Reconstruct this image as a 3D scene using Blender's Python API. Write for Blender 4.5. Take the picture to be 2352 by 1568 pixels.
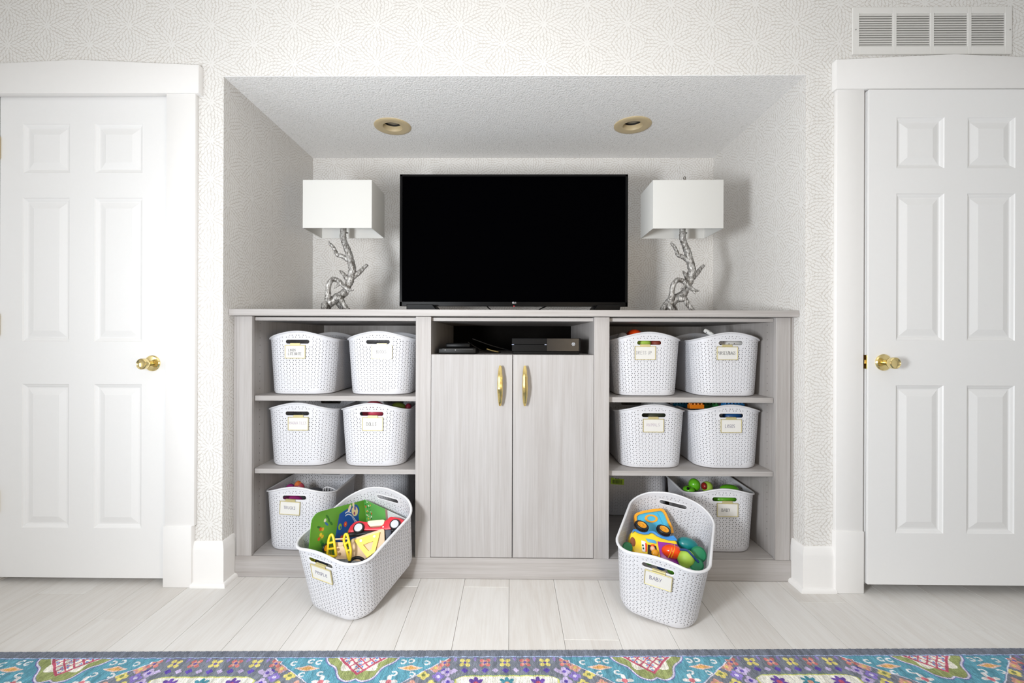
import bpy, bmesh, math, random
import numpy as np
from mathutils import Vector, Matrix, Euler
random.seed(7)
for o in list(bpy.data.objects): bpy.data.objects.remove(o, do_unlink=True)
SC = bpy.context.scene
COL = SC.collection
PI = math.pi

# ------------------------------------------------------------------ camera, world, lights, exposure
D = 1.876                       # camera to the main wall
EYE = 1.0234
YAW, ROLL, FPX, CX, CY = .0100, .0034, 1045.0, 1163.3, 778.12
cam = bpy.data.cameras.new('camera'); camo = bpy.data.objects.new('camera', cam); COL.objects.link(camo)
cam.sensor_width = 36; cam.lens = FPX / 2352 * 36
cam.shift_x = (1176 - CX) / 2352; cam.shift_y = (CY - 784) / 2352
cam.clip_start = .02
camo.matrix_world = Matrix.Translation((0, 0, EYE)) @ Matrix.Rotation(YAW, 4, 'Z') @ Matrix.Rotation(PI / 2, 4, 'X') @ Matrix.Rotation(ROLL, 4, 'Z')
SC.camera = camo

w = bpy.data.worlds.new('world'); SC.world = w; w.use_nodes = True
bg = w.node_tree.nodes['Background']; bg.inputs[0].default_value = (.80, .88, 1, 1); bg.inputs[1].default_value = 1.0

def area(name, loc, target, sx, sy, power, color):
    l = bpy.data.lights.new(name, 'AREA'); l.shape = 'RECTANGLE'; l.size = sx; l.size_y = sy
    l.energy = power; l.color = color
    o = bpy.data.objects.new(name, l); COL.objects.link(o); o.location = loc
    o.rotation_euler = (Vector(target) - Vector(loc)).to_track_quat('-Z', 'Y').to_euler()
    return o
# unseen area lamps, no windows modelled; key and fill follow the table lamp shadows
area('key_light_left', (-.86, .12, .99), (1.25, 2.2, 1.4), .28, .42, 56, (.92, .96, 1))  # unseen key lamp near the camera, in line with the right lamp's shadow
area('fill_light_right', (.58, .12, .99), (-1.25, 2.3, 1.4), .35, .5, 8.5, (1, .80, .56))  # weaker warm lamp near the camera, opposite the left lamp's shadow
area('added_door_light', (-2.6, -.4, 1.2), (-1.8, 1.88, 1.0), .8, 1.3, 13, (.90, .95, 1))  # unseen lamp added to brighten the left door
area('added_rear_fill', (0, -2.85, 1.05), (0, 2, 1.2), 4.2, 1.9, 10, (.97, .98, 1))  # large unseen panel added as soft frontal fill
area('added_ceiling_fill', (0, -.3, 2.44), (0, -.3, 0), 4.6, 2.6, 19, (.99, 1, 1))  # overhead area lamp added in place of light bounced by the ceiling
SC.view_settings.view_transform = 'Standard'; SC.view_settings.look = 'None'
SC.view_settings.exposure = -.17; SC.view_settings.gamma = 1
SC.view_settings.use_curve_mapping = False

# ------------------------------------------------------------------ pixel <-> world helper (for measured positions at a known depth)
def at(px, py, Y):
    u, v = px - CX, py - CY
    c, s = math.cos(ROLL), math.sin(ROLL); u, v = c * u + s * v, -s * u + c * v
    d = (u / FPX, 1, -v / FPX); c, s = math.cos(YAW), math.sin(YAW)
    d = (c * d[0] - s * d[1], s * d[0] + c * d[1], d[2]); k = Y / d[1]
    return (d[0] * k, EYE + d[2] * k)
def X(px, Y, py=778): return at(px, py, Y)[0]
def Z(py, Y, px=1163): return at(px, py, Y)[1]

# ------------------------------------------------------------------ materials
def lin(h):
    h = h.lstrip('#'); r = [int(h[i:i + 2], 16) / 255 for i in (0, 2, 4)]
    return tuple(x / 12.92 if x <= .04045 else ((x + .055) / 1.055) ** 2.4 for x in r) + (1,)
class N:
    def __init__(s, name):
        s.m = bpy.data.materials.new(name); s.m.use_nodes = True; s.t = s.m.node_tree
        s.b = s.t.nodes['Principled BSDF']; s.out = s.t.nodes['Material Output']
    def n(s, typ, **kw):
        q = s.t.nodes.new(typ)
        for k, v in kw.items(): setattr(q, k, v)
        return q
    def put(s, sock, v):
        if hasattr(v, 'is_output') or isinstance(v, bpy.types.NodeSocket): s.t.links.new(v, sock)
        else: sock.default_value = v
    def M(s, op, a, b=None, c=None, clamp=False):
        q = s.n('ShaderNodeMath', operation=op, use_clamp=clamp)
        for i, v in enumerate((a, b, c)):
            if v is not None: s.put(q.inputs[i], v)
        return q.outputs[0]
    def mix(s, f, a, b):
        q = s.n('ShaderNodeMix', data_type='RGBA')
        s.put(q.inputs[0], f); s.put(q.inputs[6], a); s.put(q.inputs[7], b); return q.outputs[2]
    def fmix(s, f, a, b):
        q = s.n('ShaderNodeMix', data_type='FLOAT')
        s.put(q.inputs[0], f); s.put(q.inputs[2], a); s.put(q.inputs[3], b); return q.outputs[0]
    def step(s, v, lo, hi, a=0., b=1.):
        q = s.n('ShaderNodeMapRange', interpolation_type='SMOOTHSTEP')
        s.put(q.inputs[0], v)
        for i, x in zip((1, 2, 3, 4), (lo, hi, a, b)): q.inputs[i].default_value = x
        return q.outputs[0]
    def coords(s, kind='Object', scale=(1, 1, 1), loc=(0, 0, 0), rot=(0, 0, 0)):
        c = s.n('ShaderNodeTexCoord'); mp = s.n('ShaderNodeMapping')
        s.t.links.new(c.outputs[kind], mp.inputs[0])
        mp.inputs['Scale'].default_value = scale; mp.inputs['Location'].default_value = loc; mp.inputs['Rotation'].default_value = rot
        return mp.outputs[0]
    def noise(s, vec, scale, detail=2, rough=.5, dist=0):
        q = s.n('ShaderNodeTexNoise'); s.put(q.inputs['Vector'], vec); q.inputs['Scale'].default_value = scale
        q.inputs['Detail'].default_value = detail; q.inputs['Roughness'].default_value = rough; q.inputs['Distortion'].default_value = dist
        return q.outputs['Fac']
    def bump(s, h, strength, dist):
        q = s.n('ShaderNodeBump'); q.inputs['Strength'].default_value = strength; q.inputs['Distance'].default_value = dist
        s.put(q.inputs['Height'], h); s.t.links.new(q.outputs[0], s.b.inputs['Normal'])
    def set(s, color=None, rough=None, metal=None, spec=None, **kw):
        if color is not None: s.put(s.b.inputs['Base Color'], color)
        if rough is not None: s.put(s.b.inputs['Roughness'], rough)
        if metal is not None: s.put(s.b.inputs['Metallic'], metal)
        if spec is not None: s.put(s.b.inputs['Specular IOR Level'], spec)
        for k, v in kw.items(): s.put(s.b.inputs[k.replace('_', ' ')], v)
        return s.m

MATS = {}
def plain(name, hexc, rough=.5, metal=0., spec=.5, vary=.03, scale=40, bump=0.):
    """painted / plastic / metal surface with a little procedural unevenness"""
    if name in MATS: return MATS[name]
    s = N(name); v = s.coords(); n = s.noise(v, scale, 3)
    c = lin(hexc); d = tuple(x * (1 - vary) for x in c[:3]) + (1,); u = tuple(min(1, x * (1 + vary)) for x in c[:3]) + (1,)
    s.set(s.mix(n, d, u), s.fmix(n, rough * .9, min(1, rough * 1.1)), metal, spec)
    if bump: s.bump(n, bump, .001)
    MATS[name] = s.m; return s.m

def wallpaper(name, axis):
    """chrysanthemum print: bursts on a staggered lattice, rings of lens shaped petals"""
    s = N(name); PX = .001795
    c = s.n('ShaderNodeTexCoord'); sp = s.n('ShaderNodeSeparateXYZ'); s.t.links.new(c.outputs['Object'], sp.inputs[0])
    U, V = sp.outputs[axis], sp.outputs[2]
    A, B = 95.95 * PX, 88.7 * PX
    u0, v0 = (X(672.6, D), Z(55, D)) if axis == 0 else (D + .03, Z(20, D))
    dxs = s.M('WRAP', s.M('SUBTRACT', U, u0), A, -A); dzs = s.M('WRAP', s.M('SUBTRACT', V, v0), B / 2, -B / 2)
    dxt = s.M('WRAP', s.M('SUBTRACT', U, u0 + 99.6 * PX), A, -A); dzt = s.M('WRAP', s.M('SUBTRACT', V, v0 + B / 2), B / 2, -B / 2)
    def hyp(a, b): return s.M('SQRT', s.M('ADD', s.M('MULTIPLY', a, a), s.M('MULTIPLY', b, b)))
    r0, r1 = hyp(dxs, dzs), hyp(dxt, dzt)
    pick = s.M('LESS_THAN', r1, r0)
    dx, dz = s.fmix(pick, dxs, dxt), s.fmix(pick, dzs, dzt)
    # slight hand drawn wobble
    wob = s.noise(c.outputs['Object'], 55, 1)
    r = s.M('ADD', s.M('DIVIDE', s.M('MINIMUM', r0, r1), PX), s.M('MULTIPLY', s.M('SUBTRACT', wob, .5), 2.2))
    th = s.M('ADD', s.M('ARCTAN2', dz, dx), s.M('MULTIPLY', s.M('SUBTRACT', wob, .5), .12))
    SP = 8.6
    k0 = s.M('FLOOR', s.M('DIVIDE', s.M('SUBTRACT', r, 7.5), SP))
    def petal(k):
        kk = s.M('MAXIMUM', k, 0.); rk = s.M('MULTIPLY_ADD', kk, SP, 7.5)
        n = s.M('MAXIMUM', s.M('ROUND', s.M('MULTIPLY', rk, .79)), 9.)
        a = s.M('MULTIPLY_ADD', s.M('DIVIDE', th, 2 * PI), n, s.M('MULTIPLY_ADD', kk, .5, s.M('MULTIPLY', pick, .37)))
        rnd = s.M('FRACT', s.M('MULTIPLY', s.M('SINE', s.M('MULTIPLY', s.M('MULTIPLY_ADD', kk, 7.3, s.M('FLOOR', a)), 12.9898)), 437.5))
        uu = s.M('ABSOLUTE', s.M('SUBTRACT', s.M('FRACT', a), .5))
        wpx = s.M('DIVIDE', s.M('MULTIPLY', uu, s.M('MULTIPLY', s.M('MAXIMUM', r, .5), 2 * PI)), n)
        vv = s.M('DIVIDE', s.M('SUBTRACT', s.M('SUBTRACT', r, rk), s.M('MULTIPLY', s.M('SUBTRACT', rnd, .5), 2.6)), 8.5)
        w_ = s.M('MULTIPLY', s.M('MINIMUM', 4.0, s.M('DIVIDE', s.M('MULTIPLY', rk, PI), n)), s.M('MULTIPLY_ADD', vv, .2, 1.))
        f = s.M('ADD', s.M('POWER', s.M('DIVIDE', wpx, w_), 1.1), s.M('MULTIPLY', vv, vv))
        return s.M('MULTIPLY_ADD', s.M('LESS_THAN', k, -.5), 9., f)
    fa, fb = petal(k0), petal(s.M('ADD', k0, 1.))
    ma, mb = s.step(fa, .70, .87, 1., 0.), s.step(fb, .70, .87, 1., 0.)
    m = s.fmix(s.M('LESS_THAN', fa, 1.02), mb, ma)          # inner petals lie over outer ones
    s.set(s.mix(m, lin('#cec9c3'), lin('#e6e4e1')), s.fmix(m, .42, .62), spec=.3)
    s.bump(m, .08, .0006)
    return s.m

def wood(name, axis, base='#b5b1af', dark='#a09a96', streak=1.0):
    """pale grey laminate, fine streaks running along one axis"""
    s = N(name); sc = [90, 90, 90]; sc[axis] = 2.2
    v = s.coords(scale=tuple(sc)); n1 = s.noise(v, 1.0, 4, .65, .3)
    sc2 = [14, 14, 14]; sc2[axis] = .7
    n2 = s.noise(s.coords(scale=tuple(sc2), loc=(3, 5, 1)), 1.0, 3, .5, .6)
    sc3 = [420, 420, 420]; sc3[axis] = 9
    n3 = s.noise(s.coords(scale=tuple(sc3)), 1.0, 2)
    f = s.M('ADD', s.M('MULTIPLY', n1, .55), s.M('ADD', s.M('MULTIPLY', n2, .45), s.M('MULTIPLY', s.M('SUBTRACT', n3, .5), .25)))
    f = s.step(f, .30, .72, 0, streak)
    s.set(s.mix(f, lin(base), lin(dark)), .55, spec=.3); s.bump(n3, .06, .0005)
    return s.m

def plank_mat():
    s = N('oak_plank_pale'); oi = s.n('ShaderNodeObjectInfo'); rnd = oi.outputs['Random']
    c = s.n('ShaderNodeTexCoord'); add = s.n('ShaderNodeVectorMath', operation='ADD'); s.t.links.new(c.outputs['Object'], add.inputs[0])
    cb = s.n('ShaderNodeCombineXYZ'); s.put(cb.inputs[0], s.M('MULTIPLY', rnd, 37.)); s.put(cb.inputs[1], s.M('MULTIPLY', rnd, 91.)); s.t.links.new(cb.outputs[0], add.inputs[1])
    def mp(sx, sy):
        q = s.n('ShaderNodeMapping'); s.t.links.new(add.outputs[0], q.inputs[0]); q.inputs['Scale'].default_value = (sx, sy, 1); return q.outputs[0]
    grain = s.noise(mp(150, 5), 1, 4, .6, .8)
    cath = s.noise(mp(11, 1.6), 1, 4, .6, 2.5)
    fine = s.noise(mp(600, 16), 1, 2)
    f = s.step(s.M('ADD', s.M('MULTIPLY', grain, .5), s.M('MULTIPLY', cath, .5)), .36, .68)
    tone = s.mix(rnd, lin('#d9d6d2'), lin('#e0dedb'))
    dark = s.mix(rnd, lin('#c6beb6'), lin('#d0cac4'))
    s.set(s.mix(s.M('MULTIPLY', f, .55), tone, dark), s.fmix(fine, .42, .55), spec=.35)
    s.bump(s.M('ADD', grain, s.M('MULTIPLY', fine, .5)), .08, .0006)
    return s.m

def popcorn():
    s = N('stippled_ceiling_paint'); v = s.coords(scale=(1, .8, 1))
    q = s.n('ShaderNodeTexVoronoi', feature='SMOOTH_F1'); s.put(q.inputs['Vector'], v); q.inputs['Scale'].default_value = 125
    q.inputs['Smoothness'].default_value = .5
    h = s.M('ADD', s.M('MULTIPLY', s.M('SUBTRACT', 1., q.outputs['Distance']), .7), s.noise(v, 230, 3, .6))
    s.set(s.mix(s.step(h, .5, .9), lin('#e9e8e6'), lin('#faf9f8')), .5, spec=.5); s.bump(h, .75, .004); return s.m

def basket_mat():
    s = N('white_woven_plastic')
    uv = s.n('ShaderNodeUVMap', uv_map='weave'); sp = s.n('ShaderNodeSeparateXYZ'); s.t.links.new(uv.outputs[0], sp.inputs[0])
    uv2 = s.n('ShaderNodeUVMap', uv_map='edge'); se = s.n('ShaderNodeSeparateXYZ'); s.t.links.new(uv2.outputs[0], se.inputs[0])
    P, RW = .0283, .0086
    row = s.M('DIVIDE', sp.outputs[1], RW); ri = s.M('FLOOR', row)
    fu = s.M('FRACT', s.M('MULTIPLY_ADD', s.M('MODULO', ri, 2.), .5, s.M('DIVIDE', sp.outputs[0], P)))
    sd = s.M('SUBTRACT', fu, .5)
    du = s.M('MULTIPLY', s.M('SUBTRACT', s.M('ABSOLUTE', sd), .18), P)
    dv = s.M('MULTIPLY', s.M('SUBTRACT', s.M('FRACT', row), .5), RW)
    # rounded triangle: flat side faces its twin
    ax = s.M('ABSOLUTE', dv)
    tri = s.M('MAXIMUM', s.M('MULTIPLY', du, -1.15), s.M('MULTIPLY_ADD', ax, .86, s.M('MULTIPLY', du, .5)))
    dist = s.M('ADD', s.M('MULTIPLY', tri, .6), s.M('MULTIPLY', s.M('SQRT', s.M('ADD', s.M('MULTIPLY', du, du), s.M('MULTIPLY', dv, dv))), .4))
    # plain bands: rim, foot, around the hand slot
    tc = s.n('ShaderNodeTexCoord'); so = s.n('ShaderNodeSeparateXYZ'); s.t.links.new(tc.outputs['Object'], so.inputs[0])
    ok = s.M('MULTIPLY', s.M('GREATER_THAN', se.outputs[0], .0155), s.M('GREATER_THAN', se.outputs[1], .013))
    near = s.M('MULTIPLY', s.M('LESS_THAN', s.M('ABSOLUTE', so.outputs[0]), .066), s.M('LESS_THAN', s.M('ABSOLUTE', s.M('SUBTRACT', so.outputs[2], .234)), .0185))
    ends = s.M('GREATER_THAN', s.M('ABSOLUTE', s.M('SUBTRACT', so.outputs[1], .188)), .165)
    ok = s.M('MULTIPLY', ok, s.M('SUBTRACT', 1., s.M('MULTIPLY', near, ends)))
    patch = s.M('MULTIPLY', s.M('LESS_THAN', s.M('ABSOLUTE', s.M('SUBTRACT', so.outputs[0], .075)), .022), s.M('LESS_THAN', so.outputs[2], .026))
    ok = s.M('MULTIPLY', ok, s.M('SUBTRACT', 1., s.M('MULTIPLY', patch, ends)))
    hole = s.M('MULTIPLY', s.step(dist, .00150, .00184, 1., 0.), ok)
    s.set(lin('#d3d3d7'), .45, spec=.3)
    relief = s.M('MULTIPLY', s.step(dist, .0015, .0048), s.M('MULTIPLY_ADD', ok, 1., 0.))
    s.bump(s.M('ADD', relief, s.M('MULTIPLY', s.M('SUBTRACT', 1., ok), .8)), .35, .0016)
    tr = s.n('ShaderNodeBsdfTransparent'); mx = s.n('ShaderNodeMixShader')
    s.put(mx.inputs[0], hole); s.t.links.new(s.b.outputs[0], mx.inputs[1]); s.t.links.new(tr.outputs[0], mx.inputs[2])
    s.t.links.new(mx.outputs[0], s.out.inputs[0])
    return s.m

def print_mat(name, rough=.8, fibre=False, spec=.2):
    """flat print: colours come from the mesh colour attribute worked out below"""
    s = N(name); a = s.n('ShaderNodeVertexColor', layer_name='print')
    col = a.outputs[0]
    if fibre:
        n = s.noise(s.coords(scale=(520, 60, 60)), 1, 3, .7); m = s.noise(s.coords(scale=(60, 14, 14)), 1, 3, .6)
        k = s.step(s.M('ADD', s.M('MULTIPLY', n, .6), s.M('MULTIPLY', m, .4)), .36, .66)
        hs = s.n('ShaderNodeHueSaturation'); s.t.links.new(col, hs.inputs['Color']); s.put(hs.inputs['Value'], s.fmix(k, .62, 1.3)); col = hs.outputs[0]
        s.bump(n, .5, .003)
    s.set(col, rough, spec=spec); return s.m

def silver_mat():
    s = N('silver_leaf_driftwood'); v = s.coords(scale=(1, 1, .22)); n = s.noise(v, 170, 4, .7, 1.2); m = s.noise(s.coords(), 60, 3)
    f = s.step(s.M('ADD', s.M('MULTIPLY', n, .75), s.M('MULTIPLY', m, .25)), .40, .60)
    s.set(s.mix(f, lin('#514b44'), lin('#cccac7')), .38, s.fmix(f, .25, .6)); s.bump(n, .7, .004); return s.m

WALLX, WALLY = wallpaper('petal_wallpaper_front', 0), wallpaper('petal_wallpaper_side', 1)
WOODZ, WOODX = wood('grey_laminate_upright', 2), wood('grey_laminate_level', 0)
WOODD = wood('grey_laminate_door', 2, '#b4b1b0', '#a39e9b')
WOODY = wood('grey_laminate_deep', 1)
PLANK, POPC, BASK, SILVER = plank_mat(), popcorn(), basket_mat(), silver_mat()
WHITE = plain('white_trim_paint', '#eeecea', .38, spec=.4, vary=.01)
DOORW = plain('white_door_paint', '#eeedec', .42, spec=.4, vary=.01, scale=90, bump=.03)
PAINT = plain('white_room_paint', '#ebe9e5', .8, spec=.2, vary=.01)
VENTW = plain('white_vent_enamel', '#e4e2de', .45, vary=.01)
BRASS = plain('polished_brass', '#ead69a', .16, 1., vary=.05)
GOLD = plain('hammered_gold', '#e9d088', .2, 1., vary=.06, scale=120, bump=.2)
PALEGOLD = plain('pale_gold_frame', '#d3c795', .38, .55, vary=.03)
CARD = plain('white_card', '#d9d7d2', .6, vary=.01)
INK = plain('ink_dark', '#33313c', .7); INKV = plain('ink_violet', '#575174', .7); INKG = plain('ink_grey', '#8e8a90', .7); INKP = plain('ink_faded', '#b9abb8', .7)
SHADE = plain('white_linen_shade', '#cfceca', .85, spec=.1, vary=.02, scale=300)
BLACKP = plain('black_plastic', '#050506', .4, spec=.15)
SCREEN = plain('black_screen', '#020203', .3, spec=.0, vary=0)
DARKG = plain('dark_grey_plastic', '#0f0e0d', .45, spec=.2)
DARK = plain('dark_void_black', '#050505', .9, spec=.05)
TAN = plain('beige_trim_ring', '#c9b690', .45, vary=.02)
GLASS = plain('dim_lamp_lens', '#6c6a66', .25)
RED = plain('red_painted_wood', '#cf2c3a', .4); YELLOW = plain('yellow_painted_wood', '#f0d31e', .42)
BEECH = plain('beech_wood', '#dfc29f', .6, vary=.08, scale=60); CREAMW = plain('cream_wood', '#eadcc0', .55, vary=.05)
RUBBER = plain('black_rubber', '#14151a', .5); HUB = plain('pale_grey_hub', '#c9ccd2', .4); DSHADE = plain('charcoal_paint', '#2f3140', .5)
PYEL = plain('glossy_yellow_plastic', '#f4cf20', .22); PBLUE = plain('glossy_blue_plastic', '#3f8fd8', .22); PSKY = plain('sky_blue_plastic', '#48b2d6', .28)
PPUR = plain('purple_plastic', '#8a149a', .25); POR = plain('orange_plastic', '#f0480f', .2); PORY = plain('amber_plastic', '#eaa021', .25); PRED = plain('red_plastic', '#cf2b22', .25)
PBRN = plain('brown_plastic', '#8a4a25', .35); PGRN = plain('leaf_green_plastic', '#5fae23', .25); PDGR = plain('deep_green_plush', '#0d7549', .5); PTEAL = plain('teal_plastic', '#117a7c', .35)
PLIME = plain('lime_green_plush', '#a3c64b', .5); PNAVY = plain('navy_plastic', '#1c3a72', .4); PPINK = plain('coral_pink_plastic', '#dd4f66', .3); PMAG = plain('magenta_plastic', '#a8327f', .3)
PWHT = plain('white_plastic', '#e9e9ec', .3); SKIN = plain('peach_plastic', '#f2b48f', .35); GREYP = plain('grey_plastic', '#77787f', .4); LABELG = plain('lime_sticker', '#a9cf25', .5)
DOTS = None

# ------------------------------------------------------------------ mesh helpers
class B(object):
    """collects shapes into one bmesh"""
    def __init__(s): s.bm = bmesh.new()
    def box(s, x0, x1, y0, y1, z0, z1, bevel=0, seg=1, m=None, mi=0):
        r = bmesh.ops.create_cube(s.bm, size=1)
        vs = r['verts']; mat = Matrix.Translation(((x0 + x1) / 2, (y0 + y1) / 2, (z0 + z1) / 2)) @ Matrix.Diagonal((abs(x1 - x0), abs(y1 - y0), abs(z1 - z0), 1))
        if m is not None: mat = m @ mat
        bmesh.ops.transform(s.bm, matrix=mat, verts=vs)
        if bevel:
            es = list({e for v in vs for e in v.link_edges})
            bv = bmesh.ops.bevel(s.bm, geom=es, offset=bevel, segments=seg, affect='EDGES', profile=.5)
            fs = bv['faces']
        return s
    def prism(s, pts, y0, y1, bevel=0, seg=2, m=None):
        """polygon in (x, z), given anticlockwise or not, pushed from y0 to y1"""
        va = [s.bm.verts.new((p[0], y0, p[1])) for p in pts]; vb = [s.bm.verts.new((p[0], y1, p[1])) for p in pts]
        n = len(pts); fs = [s.bm.faces.new(va), s.bm.faces.new(vb[::-1])]
        for i in range(n): fs.append(s.bm.faces.new((va[i], vb[i], vb[(i + 1) % n], va[(i + 1) % n])))
        bmesh.ops.recalc_face_normals(s.bm, faces=fs)
        if m is not None: bmesh.ops.transform(s.bm, matrix=m, verts=va + vb)
        if bevel:
            es = list({e for f in fs[:2] for e in f.edges})
            bmesh.ops.bevel(s.bm, geom=es, offset=bevel, segments=seg, affect='EDGES', profile=.5)
        return s
    def ringprism(s, outer, inner, y0, y1, m=None):
        """flat plate with a hole, outer and inner outlines with equal point count"""
        n = len(outer); V = [[s.bm.verts.new((p[0], y, p[1])) for p in q] for q in (outer, inner) for y in (y0, y1)]
        oa, ob, ia, ib = V; fs = []
        for i in range(n):
            j = (i + 1) % n
            for a, b, c, d in ((oa[i], oa[j], ia[j], ia[i]), (ob[i], ib[i], ib[j], ob[j]), (oa[i], ob[i], ob[j], oa[j]), (ia[i], ia[j], ib[j], ib[i])):
                fs.append(s.bm.faces.new((a, b, c, d)))
        bmesh.ops.recalc_face_normals(s.bm, faces=fs)
        if m is not None: bmesh.ops.transform(s.bm, matrix=m, verts=[v for q in V for v in q])
        return s
    def lathe(s, prof, n=24, m=None, closed=False):
        """profile of (radius, height) turned about z"""
        rows = []
        for r, z in prof:
            rows.append([s.bm.verts.new((r * math.cos(2 * PI * i / n), r * math.sin(2 * PI * i / n), z)) for i in range(n)] if r > 1e-6 else [s.bm.verts.new((0, 0, z))])
        fs = []
        for a, b in zip(rows[:-1], rows[1:]):
            for i in range(n):
                j = (i + 1) % n
                if len(a) == 1 and len(b) == 1: continue
                if len(a) == 1: fs.append(s.bm.faces.new((a[0], b[j], b[i])))
                elif len(b) == 1: fs.append(s.bm.faces.new((a[i], a[j], b[0])))
                else: fs.append(s.bm.faces.new((a[i], a[j], b[j], b[i])))
        bmesh.ops.recalc_face_normals(s.bm, faces=fs)
        if m is not None: bmesh.ops.transform(s.bm, matrix=m, verts=[v for q in rows for v in q])
        return s
    def tube(s, pts, rad, n=10, closed=False, caps=True, jit=0, m=None):
        P = [Vector(p) for p in pts]; k = len(P); R = rad if isinstance(rad, (list, tuple)) else [rad] * k
        rows = []; up = Vector((.13, .37, .92)).normalized(); prev = None
        for i in range(k):
            if closed: t = (P[(i + 1) % k] - P[i - 1]).normalized()
            else: t = (P[min(i + 1, k - 1)] - P[max(i - 1, 0)]).normalized()
            a = prev - t * prev.dot(t) if prev is not None else up.cross(t)
            if a.length < 1e-5: a = Vector((1, 0, 0)).cross(t)
            a.normalize(); b = t.cross(a); prev = a
            rows.append([s.bm.verts.new(P[i] + (a * math.cos(2 * PI * q / n) + b * math.sin(2 * PI * q / n)) * R[i] * (1 + jit * random.uniform(-1, 1))) for q in range(n)])
        fs = []
        rng = range(k) if closed else range(k - 1)
        for i in rng:
            a, b = rows[i], rows[(i + 1) % k]
            for q in range(n): fs.append(s.bm.faces.new((a[q], a[(q + 1) % n], b[(q + 1) % n], b[q])))
        if caps and not closed: fs += [s.bm.faces.new(rows[0][::-1]), s.bm.faces.new(rows[-1])]
        bmesh.ops.recalc_face_normals(s.bm, faces=fs)
        if m is not None: bmesh.ops.transform(s.bm, matrix=m, verts=[v for q in rows for v in q])
        return s
    def ball(s, c, r, u=16, v=10, m=None):
        q = bmesh.ops.create_uvsphere(s.bm, u_segments=u, v_segments=v, radius=1)
        r = r if isinstance(r, (tuple, list)) else (r, r, r)
        mat = Matrix.Translation(c) @ (m if m is not None else Matrix()) @ Matrix.Diagonal((r[0], r[1], r[2], 1))
        bmesh.ops.transform(s.bm, matrix=mat, verts=q['verts']); return s
    def xf(s, m): bmesh.ops.transform(s.bm, matrix=m, verts=s.bm.verts[:]); return s

def wm(o):
    m = o.matrix_basis.copy()
    if o.parent: m = wm(o.parent) @ o.matrix_parent_inverse @ m
    return m
def mesh_of(name, b, mat, smooth=35):
    me = bpy.data.meshes.new(name); b.bm.normal_update(); b.bm.to_mesh(me); b.bm.free()
    me.materials.append(mat)
    if smooth:
        me.shade_smooth(); me.set_sharp_from_angle(angle=math.radians(smooth))
    return me
def obj(name, b, mat, parent=None, local=False, smooth=35, label=None, kind=None):
    """one mesh object; geometry in world coordinates unless local=True"""
    me = b if isinstance(b, bpy.types.Mesh) else mesh_of(name, b, mat, smooth)
    o = bpy.data.objects.new(name, me); COL.objects.link(o)
    if parent is not None:
        o.parent = parent
        if not local: o.matrix_parent_inverse = wm(parent).inverted()
    if label: o['label'] = label
    if kind: o['kind'] = kind
    return o
def tag(o, label, cat, group=None):
    o['label'] = label; o['category'] = cat
    if group: o['group'] = group
    return o
def thing(name, label, cat, loc=(0, 0, 0), rot=(0, 0, 0), group=None):
    o = bpy.data.objects.new(name, None); COL.objects.link(o); o.empty_display_size = .05
    o.location = loc; o.rotation_euler = rot
    return tag(o, label, cat, group)
def struct(name, b, mat, parent=None, smooth=35):
    o = obj(name, b, mat, parent, smooth=smooth)
    if parent is None: o['kind'] = 'structure'
    return o
def empty_struct(name, loc=(0, 0, 0)):
    o = bpy.data.objects.new(name, None); COL.objects.link(o); o.location = loc; o['kind'] = 'structure'; return o
def copy_tree(o, parent=None):
    c = o.copy(); COL.objects.link(c)
    if parent is not None:
        inv = o.matrix_parent_inverse.copy(); c.parent = parent; c.matrix_parent_inverse = inv
    for ch in list(o.children): copy_tree(ch, c)
    return c
def apply_mods(o):
    dg = bpy.context.evaluated_depsgraph_get()
    me = bpy.data.meshes.new_from_object(o.evaluated_get(dg)); o.modifiers.clear(); o.data = me; return me
def smoothpath(pts, n=6):
    """Catmull-Rom through points of any dimension"""
    P = [np.array(p, float) for p in pts]; out = []
    for i in range(len(P) - 1):
        a, b, c, d = P[max(i - 1, 0)], P[i], P[i + 1], P[min(i + 2, len(P) - 1)]
        for k in range(n):
            t = k / n; out.append(.5 * (2 * b + (c - a) * t + (2 * a - 5 * b + 4 * c - d) * t * t + (3 * b - a - 3 * c + d) * t ** 3))
    return out + [P[-1]]
def rrect(x0, x1, z0, z1, r, n=5):
    out = []
    for cx, cz, a0 in ((x1 - r, z1 - r, 0), (x0 + r, z1 - r, 90), (x0 + r, z0 + r, 180), (x1 - r, z0 + r, 270)):
        for k in range(n + 1):
            a = math.radians(a0 + 90 * k / n); out.append((cx + r * math.cos(a), cz + r * math.sin(a)))
    return out
def ell(cx, cz, rx, rz, n=24, a0=0): return [(cx + rx * math.cos(2 * PI * i / n + a0), cz + rz * math.sin(2 * PI * i / n + a0)) for i in range(n)]

# ------------------------------------------------------------------ room shell
XL, XR, ZT, YB = -1.1958, 1.2051, 2.1073, D + .8527
RX0, RX1, RY0, RZ = -3.0, 3.0, -3.0, 2.5
LD0, LD1, LDZ = X(-3, D), X(380, D), Z(219, D, 200)
RD0 = X(1994, D - .03); RD1 = RD0 + .72; RDZ = Z(206, D - .03, 2100)
b = B(); T = .05
for x0, x1, z0, z1 in ((RX0, LD0 - .006, 0, RZ), (LD0 - .006, LD1 + .006, LDZ + .006, RZ), (LD1 + .006, XL - .004, 0, RZ), (XL - .004, XR + .004, ZT + .003, RZ),
                       (XR + .004, RD0 - .008, 0, RZ), (RD0 - .008, RD1 + .006, RDZ + .006, RZ), (RD1 + .006, RX1, 0, RZ)):
    b.box(x0, x1, D, D + T, z0, z1)
b.box(LD0 - .05, LD1 + .05, D + T, D + T + .05, 0, 2.2).box(RD0 - .05, RD1 + .05, D + T, D + T + .05, 0, 2.2)  # unseen backing added behind the doors to stop light leaking past them
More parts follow.
